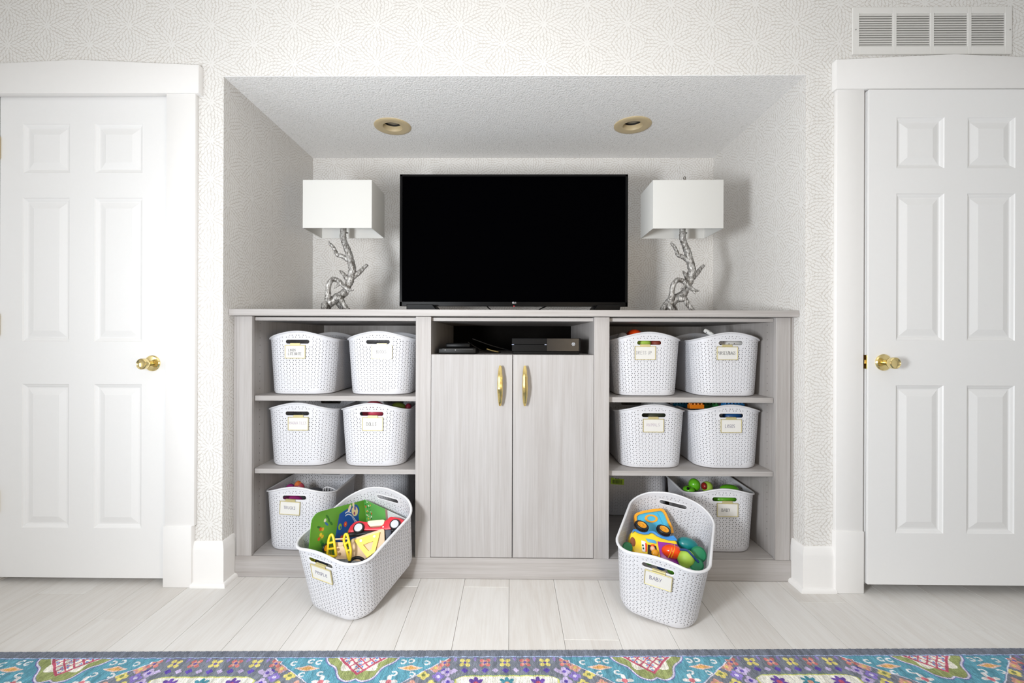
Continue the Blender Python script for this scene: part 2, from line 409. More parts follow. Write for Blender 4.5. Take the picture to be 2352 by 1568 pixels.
struct('wall_front', b, WALLX, smooth=0)
struct('wall_niche_left', B().box(XL - .1, XL, D + .0006, YB + .1, 0, ZT + .05), WALLY, smooth=0)
struct('wall_niche_right', B().box(XR, XR + .1, D + .0006, YB + .1, 0, ZT + .05), WALLY, smooth=0)
struct('wall_niche_back', B().box(XL, XR, YB, YB + .1, 0, ZT + .05), WALLX, smooth=0)
CANS = []
for px, py in ((902, 290), (1453, 287)):
    Yc = (ZT - EYE) / ((Z(py, 1.0, px) - EYE)); CANS.append((X(px, Yc, py), Yc))
cl = struct('ceiling_niche', B().box(XL, XR, D + .0006, YB, ZT, ZT + .12), POPC, smooth=0)
cut = B()
for cx, cy in CANS: cut.lathe([(0, -.05), (.05, -.05), (.05, .2), (0, .2)], 32, Matrix.Translation((cx, cy, ZT)))
co = obj('cutter', cut, PAINT); md = cl.modifiers.new('b', 'BOOLEAN'); md.object = co; md.operation = 'DIFFERENCE'; md.solver = 'EXACT'
apply_mods(cl); bpy.data.objects.remove(co, do_unlink=True)
struct('wall_left', B().box(RX0 - .1, RX0, RY0 - .1, D, 0, RZ), PAINT, smooth=0)
struct('wall_right', B().box(RX1, RX1 + .1, RY0 - .1, D, 0, RZ), PAINT, smooth=0)
struct('wall_rear', B().box(RX0, RX1, RY0 - .1, RY0, 0, RZ), PAINT, smooth=0)
struct('ceiling', B().box(RX0, RX1, RY0, D + .06, RZ, RZ + .1), PAINT, smooth=0)

# floor: planks one by one, running away from the camera
fl = empty_struct('floor')
obj('underlay', B().box(RX0, RX1, RY0, YB + .1, -.03, -.0085), plain('underlay_dark', '#5b5248', .9), fl)
PW = .1885; xs0 = -.004
lens = [1.30, 1.18, 1.42, 1.25]
pm = {}
for k in range(-16, 17):
    x0 = xs0 + k * PW; x1 = x0 + PW
    if x1 < RX0 or x0 > RX1: continue
    x0, x1 = max(x0, RX0), min(x1, RX1)
    y = 1.876 - 1.28 * 4 + ((k * .437 + .31) % 1) * 1.28 if k != -1 else 1.876 - 1.28 * 4
    y0 = RY0
    while y0 < D + .06:
        y1 = y
        while y1 <= y0 + .05: y1 += 1.28
        y1 = min(y1, D + .1)
        obj('plank', B().box(x0 + .0005, x1 - .0005, y0 + .0005, y1 - .0005, -.009, 0, .0008), PLANK, fl, smooth=0)
        y0 = y1

# doors -----------------------------------------------------------------------------------------
def door(name, x0, x1, z0, z1, yf, cols, rows, knob_px, knob_side):
    d = empty_struct(name, ((x0 + x1) / 2, yf, z0))
    b = B(); xs = sorted([x0, x1] + [v for c in cols for v in c]); zs = sorted([z0, z1] + [v for r in rows for v in r])
    def hole(xa, za): return any(c[0] - 1e-6 <= xa < c[1] - 1e-6 for c in cols) and any(r[0] - 1e-6 <= za < r[1] - 1e-6 for r in rows)
    V = {}
    def vt(x, y, z):
        k = (round(x, 5), round(y, 5), round(z, 5))
        if k not in V: V[k] = b.bm.verts.new((x, y, z))
        return V[k]
    for i in range(len(xs) - 1):
        for j in range(len(zs) - 1):
            if hole(xs[i], zs[j]): continue
            b.bm.faces.new((vt(xs[i], yf, zs[j]), vt(xs[i + 1], yf, zs[j]), vt(xs[i + 1], yf, zs[j + 1]), vt(xs[i], yf, zs[j + 1])))
    b.box(x0, x1, yf + .011, yf + .035, z0, z1)
    for a, c in (((x0, z0), (x0, z1)), ((x0, z1), (x1, z1)), ((x1, z1), (x1, z0)), ((x1, z0), (x0, z0))):
        b.bm.faces.new((vt(a[0], yf, a[1]), vt(c[0], yf, c[1]), vt(c[0], yf + .012, c[1]), vt(a[0], yf + .012, a[1])))
    bmesh.ops.recalc_face_normals(b.bm, faces=b.bm.faces[:])
    obj('door_leaf', b, DOORW, d, smooth=0)
    for c in cols:
        for r in rows:
            q = B(); prev = None
            for ins, dep in ((0, 0), (.003, .0035), (.010, .0065), (.014, .0095), (.019, .0095), (.042, .0030), (.045, .0022)):
                ring = [q.bm.verts.new((c[e] + (ins if e == 0 else -ins), yf + dep, r[g] + (ins if g == 0 else -ins))) for e, g in ((0, 0), (1, 0), (1, 1), (0, 1))]
                if prev:
                    for i in range(4): q.bm.faces.new((prev[i], prev[(i + 1) % 4], ring[(i + 1) % 4], ring[i]))
                prev = ring
            q.bm.faces.new(prev); obj('panel', q, DOORW, d, smooth=0)
    kx, kz = at(knob_px[0], knob_px[1], yf); m = Matrix.Translation((kx, yf, kz)) @ Matrix.Rotation(PI / 2, 4, 'X')
    kn = obj('door_knob', B().lathe([(0, .004), (.011, .004), (.010, .024), (.014, .030), (.0215, .038), (.0228, .046), (.0222, .058), (.019, .0605), (.0165, .0585), (.008, .0568), (0, .0565)], 32, m), BRASS, d, label='polished brass door knob')
    obj('knob_rose', B().lathe([(0, 0), (.033, 0), (.033, .003), (.029, .007), (.014, .009), (.0, .009)], 36, m), BRASS, kn)
    return d
def px_rect(pairs, Y, py=778): return [(X(a, Y), X(c, Y)) for a, c in pairs]
yl = D + .004
d1 = door('door_1', LD0, LD1, .022, LDZ, yl, px_rect(((51, 159), (216, 326)), yl), [(Z(397, yl, 190), Z(284, yl, 190)), (Z(784, yl, 190), Z(454, yl, 190)), (Z(1212, yl, 190), Z(882, yl, 190))], (350.5, 834), 1)
for py in (340, 745, 1150):
    z = Z(py, yl, 0); obj('hinge', B().lathe([(0, 0), (.0065, 0), (.0065, .09), (0, .09)], 12, Matrix.Translation((LD0 - .003, yl - .006, z - .045))), BRASS, d1)
yr = D - .032
d2 = door('door_2', RD0, RD1, Z(1343, yr, 2150), RDZ, yr, px_rect(((2058, 2168), (2221, 2331)), yr), [(Z(386, yr, 2180), Z(269, yr, 2180)), (Z(782, yr, 2180), Z(444, yr, 2180)), (Z(1225, yr, 2180), Z(885, yr, 2180))], (2029, 832), -1)
zl = Z(831, yr, 1990)
obj('latch_plate', B().box(RD0 - .0015, RD0 + .002, yr + .006, yr + .03, zl - .028, zl + .028, .001).box(RD0 - .005, RD0, yr + .012, yr + .022, zl - .008, zl + .008, .001), plain('brass_dull', '#a98442', .3, 1.), d2)

def casing(name, leg_spans, leg_top, head, peak_px, block_spans, block_top, blk):
    t = empty_struct(name, (head[0], D, 0))
    for (a, c), base in zip(leg_spans, block_top): obj('casing_leg', B().box(a, c, D - .020, D, base - .002, leg_top, .0025, 2), WHITE, t)
    for (a, c), tp in zip(block_spans, block_top): obj('plinth_block', B().box(a, c, D - .026, D, 0, tp, .003, 2), WHITE, t)
    hx0, hx1, hz0, hz1, pk = head
    obj('head_casing', B().prism([(hx0, hz0), (hx1, hz0), (hx1, hz1), (peak_px, pk), (hx0, hz1)], D - .030, D, .0025, 2), WHITE, t)
    return t
yc = D - .02; yh = D - .03
w_leg = X(447, yc) - X(380, yc)
casing('trim_1', [(X(380, yc), X(447, yc)), (LD0 - .008 - w_leg, LD0 - .008)], Z(210, yc, 430), (X(-108, yh), X(454, yh), Z(213, yh, 430), Z(148.5, yh, 440), Z(136.5, yh, 172)), X(173, yh),
       [(X(375, D - .026), X(440.5, D - .026)), (LD0 - .012 - w_leg, LD0 - .008)], [Z(1207, yc, 410)] * 2, None)
casing('trim_2', [(X(1921, yc), X(1984, yc)), (RD1 + .008, RD1 + .008 + w_leg)], Z(203, yc, 1950), (X(1919.5, yh), X(2462, yh), Z(203.5, yh, 1950), Z(136.5, yh, 1925), Z(123.5, yh, 2195)), X(2192, yh),
       [(X(1921, D - .026), X(1987, D - .026)), (RD1 + .008, RD1 + .012 + w_leg)], [Z(1219, yc, 1950)] * 2, None)
# head jamb strips between head casing and leaf
struct('trim_3', B().box(LD0, LD1, D - .004, D + .03, LDZ + .002, Z(211, D, 200), 0), WHITE)
struct('trim_4', B().box(RD0 - .006, RD1, D - .004, D + .03, RDZ + .003, RDZ + .02), WHITE)

def skirting(name, xa, xc, sgn, ztop):
    """runs along the pier, turns the corner into the niche and stops at the cabinet plinth"""
    s = empty_struct(name, ((xa + xc) / 2, D, 0))
    def sweep(prof, mat, nm):
        b = B(); rows = []
        for t, z in prof:
            rows.append([b.bm.verts.new(p) for p in ((xa, D - t, z), (xc + sgn * t, D - t, z), (xc + sgn * t, 1.962, z))])
        for r0, r1 in zip(rows[:-1], rows[1:]):
            for i in range(2): b.bm.faces.new((r0[i], r0[i + 1], r1[i + 1], r1[i]))
        for i in (0, 2): b.bm.faces.new([r[i] for r in rows] + [b.bm.verts.new((rows[0][i].co.x - (sgn * prof[0][0] if i == 2 else 0), rows[0][i].co.y + (prof[0][0] if i == 0 else 0), 0))])
        bmesh.ops.recalc_face_normals(b.bm, faces=b.bm.faces[:]); obj(nm, b, mat, s, smooth=30)
    sweep([(.016, 0), (.016, ztop - .035), (.0155, ztop - .031), (.011, ztop - .012), (.0075, ztop - .003), (.0045, ztop), (0, ztop)], WHITE, 'skirting_board')
    sweep([(.029, 0), (.029, .006), (.0275, .0115), (.024, .0155), (.019, .0175), (.0158, .018)], WHITE, 'shoe_moulding')
skirting('baseboard_left', X(440.5, D - .02), XL, 1, Z(1241, D, 480))
skirting('baseboard_right', X(1922, D - .02), XR, -1, Z(1253, D, 1880))

# return air vent ---------------------------------------------------------------------------------
v0, v1, w0, w1 = X(1958.5, D - .008, 60), X(2325, D - .008, 60), Z(124, D - .008, 2140), Z(15.5, D - .008, 2140)
vt_ = thing('return_air_vent', 'white louvred air vent above the right door', 'vent', ((v0 + v1) / 2, D, w0))
cols = [(X(a, D - .008, 60), X(c, D - .008, 60)) for a, c in ((1974, 2051), (2060, 2137), (2146, 2223), (2232, 2309))]
zt, zb = Z(30, D - .008, 2140), Z(106.5, D - .008, 2140)
b = B()
xs = [v0] + [v for c in cols for v in c] + [v1]
for i in range(0, len(xs), 2): b.box(xs[i], xs[i + 1], D - .008, D - .001, w0, w1, .0012)
for c in cols: b.box(c[0], c[1], D - .008, D - .001, w0, zb, .0008).box(c[0], c[1], D - .008, D - .001, zt, w1, .0008)
obj('vent_frame', b, VENTW, vt_)
obj('vent_back', B().box(v0 + .01, v1 - .01, D - .0012, D + .0, w0 + .01, w1 - .01), plain('vent_shadow', '#6a675f', .9), vt_)
nsl = 14
for c in cols:
    for i in range(nsl):
        zc = zb + (zt - zb) * (i + .5) / nsl; h = (zt - zb) / nsl
        obj('slat', B().prism([(D - .0072, zc - h * .48), (D - .0066, zc - h * .55), (D - .0018, zc + h * .42), (D - .0026, zc + h * .5)], c[0], c[1], m=Matrix(((0, 1, 0, 0), (1, 0, 0, 0), (0, 0, 1, 0), (0, 0, 0, 1)))), VENTW, vt_, smooth=0)
for px in (1965.5, 2320):
    x, z = at(px, 68, D - .008); obj('screw', B().lathe([(0, 0), (.0032, 0), (.0028, .0014), (0, .0018)], 10, Matrix.Translation((x, D - .008, z)) @ Matrix.Rotation(PI / 2, 4, 'X')), plain('steel_screw', '#b9b8b5', .3, .8), vt_)

# recessed downlights -------------------------------------------------------------------------------
for i, (cx, cy) in enumerate(CANS):
    t = thing('recessed_downlight', ('beige recessed downlight in the niche ceiling, the left one over the left lamp side', 'beige recessed downlight in the niche ceiling, the right one over the right lamp side')[i], 'ceiling light', (cx, cy, ZT), group='recessed lights in the niche ceiling')
    m = Matrix.Translation((cx, cy, ZT))
    obj('trim_ring', B().lathe([(.093, 0), (.0925, -.003), (.089, -.0055), (.075, -.0065), (.050, -.004), (.0475, .0), (.0465, .012), (.0455, .020), (.0495, .020), (.0497, .0)], 48, m), TAN, t)
    obj('can', B().lathe([(.0496, .012), (.0494, .1), (.0, .1)], 32, m), plain('dark_can', '#2b2823', .6), t)
    obj('lamp_lens', B().lathe([(.044, .034), (.042, .026), (.025, .021), (0, .020)], 32, m), GLASS, t)

# ------------------------------------------------------------------ built-in cabinets
YF, YS, YBK = 1.938, 1.965, YB - .006
CT, CB_ = Z(711, 1.911), Z(726, 1.911)                 # worktop top and underside
ZF = Z(1281.5, YF)                                       # cabinet floor
S = [(X(544, YF), X(579, YF)), (X(955, YF), X(990, YF)), (X(1365, YF), X(1400, YF)), (X(1783, YF), X(1816, YF))]
wt = obj('worktop', B().box(XL + .002, XR - .002, 1.911, YB - .002, CB_, CT, .0015), WOODX)
tag(wt, 'long pale grey wood worktop spanning the niche above the cabinets', 'worktop')
pl = obj('plinth_board', B().box(XL + .0165, XR - .0165, YF - .001, YF + .017, .001, ZF - .0003, .001), WOODX)
tag(pl, 'pale grey wood plinth board on the floor under the cabinets', 'plinth')
ZR1, ZR0 = Z(727.5, YS), Z(737.5, YS)                  # top panel
SH = [(Z(920.5, YS, 770), Z(909, YS, 770)), (Z(1088, YS, 770), Z(1077, YS, 770))]
def shelf_unit(side):
    x0, x1 = (S[0][1], S[1][0]) if side < 0 else (S[2][1], S[3][0])
    nm = 'left' if side < 0 else 'right'
    u = thing('shelf_unit', 'open pale grey wood shelf unit with six cubbies of baskets, %s of the cupboard doors' % nm, 'shelf unit', ((x0 + x1) / 2, YF, ZF), group='open shelf units beside the cupboard')
    xo = x0 - .004 if side < 0 else x1 + .004
    a0, a1 = (x0 - .009, x1) if side < 0 else (x0, x1 + .006)
    for xa, xb in ((a0 - .018, a0), (a1, a1 + .018)): obj('side_panel', B().box(xa, xb, YF + .018, YBK - .012, ZF - .0, CB_ - .001), WOODZ, u)
    obj('back_panel', B().box(a0 - .018, a1 + .018, YBK - .012, YBK, ZF - .0, CB_ - .001), WOODZ, u)
    obj('bottom_panel', B().box(a0, a1, YF + .0175, YBK - .012, ZF - .018, ZF, .001), WOODX, u)
    obj('top_panel', B().box(a0 + .001, a1 - .001, YS, YBK - .012, ZR0, CB_ - .004, .001), WOODX, u)
    for z0, z1 in SH: obj('shelf', B().box(a0 + .001, a1 - .001, YS, YBK - .012, z0, z1, .001), WOODX, u)
    xs_, ys_ = ((S[0][0], S[0][1]) if side < 0 else (S[3][0], S[3][1])), YF
    obj('face_stile', B().box(xs_[0], xs_[1], YF, YF + .018, ZF - .0, CB_ - .0015, .001), WOODZ, u)
    fx = (XL + .001, S[0][0]) if side < 0 else (S[3][1], XR - .001)
    obj('filler_strip', B().box(fx[0], fx[1], YF + .012, YF + .02, ZF, CB_ - .0015), WOODZ, u)
    b = B()
    for xa, dr in ((a0, 1), (a1, -1)):
        for yy in (YS + .05, YS + .55):
            for k in range(30):
                z = .16 + k * .032
                if any(z0 - .008 < z < z1 + .008 for z0, z1 in SH): continue
                b.lathe([(.0017, 0), (0, 0)], 8, Matrix.Translation((xa + dr * .0004, yy, z)) @ Matrix.Rotation(dr * PI / 2, 4, 'Y'))
    obj('shelf_pin_holes', b, DARK, u, kind='stuff')
    return u, a0, a1
UL, LA0, LA1 = shelf_unit(-1)
UR, RA0, RA1 = shelf_unit(1)
mx0, mx1 = S[1][1], S[2][0]
cu = thing('cupboard', 'pale grey wood cupboard with two doors and an open media cubby, between the shelf units', 'cabinet', ((mx0 + mx1) / 2, YF, ZF))
for (a, c) in (S[1], S[2]): obj('face_stile', B().box(a, c, YF, YF + .017, ZF, CB_ - .0015, .001), WOODZ, cu)
zc = Z(814.5, YF + .003)
for xa, xb in ((mx0 - .02, mx0 - .002), (mx1 + .002, mx1 + .02)): obj('side_panel', B().box(xa, xb, YF + .018, YBK - .012, ZF - .0, CB_ - .001), WOODZ, cu)
obj('back_panel', B().box(mx0 - .02, mx1 + .02, YBK - .012, YBK, ZF - .0, CB_ - .001), plain('cubby_shade_black', '#0c0a08', .85, spec=.1), cu)  # black colour puts the deep cubby's shade into the back panel
obj('bottom_panel', B().box(mx0 - .002, mx1 + .002, YF + .02, YBK - .012, ZF - .02, ZF, .001), WOODX, cu)
obj('top_panel', B().box(mx0 - .001, mx1 + .001, YS - .004, YBK - .012, ZR0, CB_ - .004, .001), WOODX, cu)
obj('cubby_floor', B().box(mx0 - .001, mx1 + .001, YF + .019, YBK - .012, zc - .018, zc, .001), WOODX, cu)
xm = X(1178, YF)
for k, (a, c) in enumerate(((mx0 + .0016, xm - .0015), (xm + .0015, mx1 - .0016))):
    dd = obj('cupboard_door', B().box(a, c, YF - .001, YF + .017, ZF + .003, zc + .0005, .0012), WOODD, cu)
    hx = X((1149, 1206)[k], YF - .03); z0, z1 = Z(932, YF - .03), Z(840, YF - .03)
    pts = []; rad = []; rr = random.Random(k)
    for i in range(15):
        q = i / 14; pts.append((hx, YF - .022 - .012 * math.sin(PI * q), z0 + (z1 - z0) * q)); rad.append((.0045 + .0072 * math.sin(PI * q) ** .6) * rr.uniform(.94, 1.06))
    h = B().tube(pts, rad, 9, jit=.07)
    h.bm.faces.ensure_lookup_table()
    for zz in (z0 + .010, z1 - .010): h.tube([(hx, YF - .0005, zz), (hx, YF - .024, zz)], .0045, 8)
    obj('door_pull', h, GOLD, dd, smooth=12, label='hammered gold bar pull')

# ------------------------------------------------------------------ strokes for handwriting
GL = {
 'A': [[(0, 0), (.45, 1), (.9, 0)], [(.18, .38), (.75, .38)]], 'B': [[(0, 0), (0, 1), (.55, .95), (.62, .72), (.1, .55), (.7, .42), (.72, .12), (0, 0)]],
 'C': [[(.75, .85), (.4, 1), (.05, .6), (.1, .2), (.45, 0), (.78, .15)]], 'D': [[(0, 0), (.02, 1), (.5, .9), (.78, .5), (.5, .08), (0, 0)]],
 'E': [[(.7, 1), (.05, 1), (0, 0), (.7, .02)], [(.02, .52), (.55, .52)]], 'e': [[(.1, .45), (.65, .55), (.55, .95), (.15, .85), (.02, .4), (.25, .02), (.7, .12)]],
 'G': [[(.75, .85), (.4, 1), (.05, .6), (.1, .2), (.45, 0), (.75, .15), (.75, .45), (.45, .45)]], 'I': [[(.2, 0), (.2, 1)]], 'K': [[(0, 0), (0, 1)], [(.7, .95), (.05, .45), (.72, 0)]],
 'L': [[(.02, 1), (0, 0), (.62, .03)]], 'M': [[(0, 0), (.08, 1), (.45, .35), (.82, 1), (.9, 0)]], 'N': [[(0, 0), (.03, 1), (.65, 0), (.7, 1)]],
 'O': [[(.4, 1), (.08, .75), (.05, .3), (.38, 0), (.72, .25), (.75, .7), (.4, 1)]], 'P': [[(0, 0), (.03, 1), (.58, .92), (.62, .6), (.05, .48)]],
 'R': [[(0, 0), (.03, 1), (.55, .92), (.58, .62), (.05, .5), (.68, 0)]], 'S': [[(.68, .88), (.35, 1), (.08, .78), (.3, .55), (.62, .38), (.55, .08), (.02, .08)]],
 'T': [[(0, 1), (.75, 1)], [(.38, 1), (.36, 0)]], 'U': [[(0, 1), (.05, .2), (.35, 0), (.65, .2), (.7, 1)]], 'Y': [[(0, 1), (.32, .5)], [(.7, 1), (.2, 0)]],
 '/': [[(.5, 1.1), (0, -.1)]], ' ': []}
ADV = {'I': .5, ' ': .55, '/': .65, 'M': 1.15, 'A': 1.05}
def write(b, text, cx, zb, h, wid=None, th=.0011, y=0., dep=.0004):
    """hand lettering as thin raised strokes facing -y, centred on cx with baseline zb"""
    tot = sum(ADV.get(c, .95) for c in text); kx = (wid / tot) if wid else h * .8; x = cx - kx * tot / 2
    for c in text:
        for st in GL[c]:
            P = [(x + p[0] * kx * .95, zb + p[1] * h) for p in st]
            for (xa, za), (xb, zb2) in zip(P[:-1], P[1:]):
                L = math.hypot(xb - xa, zb2 - za); a = math.atan2(zb2 - za, xb - xa)
                b.box(-th * .4, L + th * .4, -dep, 0, -th / 2, th / 2, m=Matrix.Translation((xa, y, za)) @ Matrix.Rotation(-a, 4, 'Y'))
        x += kx * ADV.get(c, .95)
    return b

# ------------------------------------------------------------------ baskets
BWt, BLt, BWb, BLb, BH, BHS = .310, .379, .272, .372, .281, .245
def outline(w_, l_, r, bow):
    pts = []; rr_ = []
    hw, hl = w_ / 2 - r, l_ / 2 - r
    def bowf(x): return bow * (1 - (x / (w_ / 2)) ** 2)
    for i in range(17):                                   # front end, from left to right
        x = -hw + 2 * hw * i / 16; pts.append((x, -hl - r)); rr_.append(abs(x))
    for k in range(1, 9): a = -PI / 2 + PI / 2 * k / 9; pts.append((hw + r * math.cos(a), -hl + r * math.sin(a))); rr_.append(hw + r * (a + PI / 2))
    for i in range(17): pts.append((hw + r, -hl + 2 * hl * i / 16)); rr_.append(9)
    for k in range(1, 9): a = PI / 2 * k / 9; pts.append((hw + r * math.cos(a), hl + r * math.sin(a))); rr_.append(hw + r * (PI / 2 - a))
    for i in range(17): x = hw - 2 * hw * i / 16; pts.append((x, hl + r)); rr_.append(abs(x))
    for k in range(1, 9): a = PI / 2 + PI / 2 * k / 9; pts.append((-hw + r * math.cos(a), hl + r * math.sin(a))); rr_.append(hw + r * (a - PI / 2))
    for i in range(17): pts.append((-hw - r, hl - 2 * hl * i / 16)); rr_.append(9)
    for k in range(1, 9): a = PI + PI / 2 * k / 9; pts.append((-hw + r * math.cos(a), -hl + r * math.sin(a))); rr_.append(hw + r * (1.5 * PI - a))
    full = hw + r * PI / 2
    out = []
    for (x, y), q in zip(pts, rr_):
        e = min(1, q / full); h = BHS + (BH - BHS) * (.5 + .5 * math.cos(PI * e))
        yy = y
        if abs(y) > hl: yy = y - math.copysign(bow, y) * (x / (w_ / 2)) ** 2
        out.append((x, yy + BLb / 2, h))
    return out
def basket_shell():
    ob, ot = outline(BWb, BLb, .072, .009), outline(BWt, BLt, .08, .008); n = len(ob)
    me = bpy.data.meshes.new('basket_shell'); bm = bmesh.new()
    uv = bm.loops.layers.uv.new('weave'); ue = bm.loops.layers.uv.new('edge')
    per = [0]
    for i in range(n):
        a, b_ = [( .5 * (ob[k % n][0] + ot[k % n][0]), .5 * (ob[k % n][1] + ot[k % n][1])) for k in (i, i + 1)]; per.append(per[-1] + math.hypot(a[0] - b_[0], a[1] - b_[1]))
    tot = .0283 * round(per[-1] / .0283); per = [p * tot / per[-1] for p in per]
    lv = [(0, .012), (.0035, .0035), (.012, 0)] + [(None, t) for t in np.linspace(.1, 1, 12)]
    rows = []; zz = []
    for q in lv:
        row = []; zr = []
        for i in range(n):
            (x0, y0, _), (x1, y1, h) = ob[i], ot[i]
            if q[0] is not None:
                z = q[0]; ins = q[1]; t = z / h; x = x0 + (x1 - x0) * t; y = y0 + (y1 - y0) * t
                dx, dy = x, y - BLb / 2; L = math.hypot(dx, dy); x -= dx / L * ins; y -= dy / L * ins
            else:
                t = q[1]; z = h * t; x = x0 + (x1 - x0) * t; y = y0 + (y1 - y0) * t
            row.append(bm.verts.new((x, y, z))); zr.append((z, h))
        rows.append(row); zz.append(zr)
    for j in range(len(rows) - 1):
        for i in range(n):
            k = (i + 1) % n
            f = bm.faces.new((rows[j][i], rows[j][k], rows[j + 1][k], rows[j + 1][i]))
            for lp, (jj, ii, uu) in zip(f.loops, ((j, i, per[i]), (j, k, per[i + 1]), (j + 1, k, per[i + 1]), (j + 1, i, per[i]))):
                z, h = zz[jj][ii]; lp[uv].uv = (uu, z); lp[ue].uv = (h - z, z)
    f = bm.faces.new(rows[0][::-1])
    for lp in f.loops: lp[uv].uv = (0, 0); lp[ue].uv = (0, 0)
    bm.normal_update(); bm.to_mesh(me); bm.free(); me.materials.append(BASK)
    o = bpy.data.objects.new('tmp', me); COL.objects.link(o)
    s = o.modifiers.new('s', 'SOLIDIFY'); s.thickness = .0024; s.offset = -1
    c = B()
    sl = rrect(-.0535, .0535, .234 - .0098, .234 + .0098, .0097, 6)
    c.prism(sl, -.05, .05, 0); c.prism(sl, BLb - .05, BLb + .05, 0)
    co = obj('cut', c, BASK, smooth=0)
    m = o.modifiers.new('b', 'BOOLEAN'); m.object = co; m.operation = 'DIFFERENCE'; m.solver = 'EXACT'
    res = apply_mods(o); res.name = 'basket_shell'
    res.shade_smooth(); res.set_sharp_from_angle(angle=math.radians(40))
    bpy.data.objects.remove(o, do_unlink=True); bpy.data.objects.remove(co, do_unlink=True)
    return res
def basket_rim():
    ot = outline(BWt + .003, BLt + .003, .0815, .008); n = len(ot); b = B()
    prof = [(-.0035, -.004), (-.0035, .0), (-.001, .0022), (.003, .0016), (.0050, -.0012), (.0054, -.0035), (.0035, -.004), (.0012, -.006)]
    rows = []
    for i in range(n):
        p = Vector(ot[i]); a, c = Vector(ot[i - 1]), Vector(ot[(i + 1) % n]); t = (c - a); nn = Vector((t.y, -t.x, 0)).normalized()
        rows.append([b.bm.verts.new(p + nn * u + Vector((0, 0, v))) for u, v in prof])
    for i in range(n):
        for k in range(len(prof)): b.bm.faces.new((rows[i][k], rows[(i + 1) % n][k], rows[(i + 1) % n][(k + 1) % len(prof)], rows[i][(k + 1) % len(prof)]))
    bmesh.ops.recalc_face_normals(b.bm, faces=b.bm.faces[:])
    for yy in (-.0008, BLb + .0008):
        sg = -1 if yy < 0 else 1
        b.tube([(x, yy + sg * .0012 - sg * .008 * (x / .16) ** 2, z) for x, z in rrect(-.0545, .0545, .2232, .2448, .0107, 6)], .0024, 6, closed=True)
    return mesh_of('basket_rim', b, plain('white_rim_plastic', '#dadadd', .4, vary=.01), 50)
SHELL, RIM = basket_shell(), basket_rim()
def basket(label, loc, yaw=0, tilt=0, roll=0, card=None, cdx=0, group='white perforated toy baskets', ink=None, croll=0, scale=1.0):
    k = thing('toy_basket', label, 'basket', loc, (tilt, roll, yaw), group)      # XYZ order: tilt first, then turn
    k.scale = (scale,) * 3
    obj('basket_body', SHELL, BASK, k, local=True); obj('basket_rim', RIM, BASK, k, local=True)
    if card:
        m = Matrix.Translation((cdx, -.0055, .234 - .0445)) @ Matrix.Rotation(croll, 4, 'Y')
        W2, H2 = .0455, .0295
        fr = B()
        for x0, x1, z0, z1 in ((-W2, W2, H2 - .0028, H2), (-W2, W2, -H2, -H2 + .0028), (-W2, -W2 + .0028, -H2, H2), (W2 - .0028, W2, -H2, H2)): fr.box(x0, x1, -.003, .0012, z0, z1, .0006, m=m)
        fr.box(-.022, .022, -.0015, .0005, H2 - .001, H2 + .0075, .0004, m=m).box(-.022, .022, -.0005, .0075, H2 + .0065, H2 + .0085, .0004, m=m)
        f = obj('card_holder', fr, PALEGOLD, k, local=True, smooth=0, label='pale gold clip-on card holder')
        obj('card', B().box(-W2 + .002, W2 - .002, -.0012, .0002, -H2 + .002, H2 - .002, m=m), CARD, f, local=True, smooth=0)
        t = B()
        for text, cx, zb, h, wd, mt in card:
            write(t, text, cx, zb, h, wd, y=-.0012)
        t.xf(m); o = obj('lettering', t, card[-1][5], f, local=True, smooth=0)
    return k
Z1, Z2, Z3 = SH[0][1] + .0005, SH[1][1] + .0005, ZF + .0005
def slotx(px, Y=2.0): return X(px, Y)
YB0 = 2.003
BK = {}
def shelf_basket(key, label, slot, z, yaw, card, cdx, Y=YB0, **kw):
    BK[key] = basket(label, (slotx(slot, Y), Y, z), yaw, 0, 0, card, cdx, **kw)
shelf_basket('L1', 'white basket on the top left shelf beside the left panel, card with two lines', 684, Z1, -.01, [('LeGOS', -.012, .002, .0105, .034, INKG), ('LITE BRITE', .0, -.0145, .0105, .06, INK)], -.009)
shelf_basket('L2', 'white basket on the top left shelf beside the cupboard, card reading BLOCKS', 868.5, Z1, .0, [('BLOCKS', -.001, -.005, .0125, .046, INKG)], .018)
shelf_basket('L3', 'white basket on the middle left shelf beside the left panel, faded violet card lettering', 684, Z2, .0, [('MAGNA TILES', -.001, -.003, .0115, .078, INKP)], .006)
shelf_basket('L4', 'white basket on the middle left shelf holding pink dolls things, card reading DOLLS', 854.5, Z2, .0, [('DOLLS', -.004, -.008, .0155, .046, INK)], .006)
shelf_basket('L5', 'white basket on the bottom left shelf behind the tipped basket, card reading TRUCKS', 678, Z3, -.03, [('TRUCKS', .0, -.005, .013, .054, INKV)], -.018, Y=1.988, croll=.05)
BK['L6'] = basket('white basket without a card turned side-on deep in the bottom left shelf beside the cupboard', (-.553, 2.548, Z3), PI / 2)
shelf_basket('R1', 'white basket on the top right shelf beside the cupboard, card reading DRESS UP', 1491, Z1, .0, [('DRESS UP', -.004, -.006, .0145, .07, INKG)], -.019)
shelf_basket('R2', 'white basket on the top right shelf beside the right panel, card reading PURSES/BAGS', 1678, Z1, .0, [('PURSES/BAGS', -.003, -.006, .014, .080, INK)], -.017)
shelf_basket('R3', 'white basket on the middle right shelf beside the cupboard, faded card reading ANIMALS', 1502, Z2, .0, [('ANIMALS', -.001, -.003, .0125, .062, INKP)], -.003)
shelf_basket('R4', 'white basket on the middle right shelf holding building bricks, beside the right panel', 1679.5, Z2, .0, [('LeGOS', -.004, -.008, .0145, .044, INKV)], -.002)
shelf_basket('R5', 'white basket of green toys on the bottom right shelf, card reading BABY', 1665, Z3, -.03, [('BABY', -.006, -.007, .0135, .038, INK)], .011)
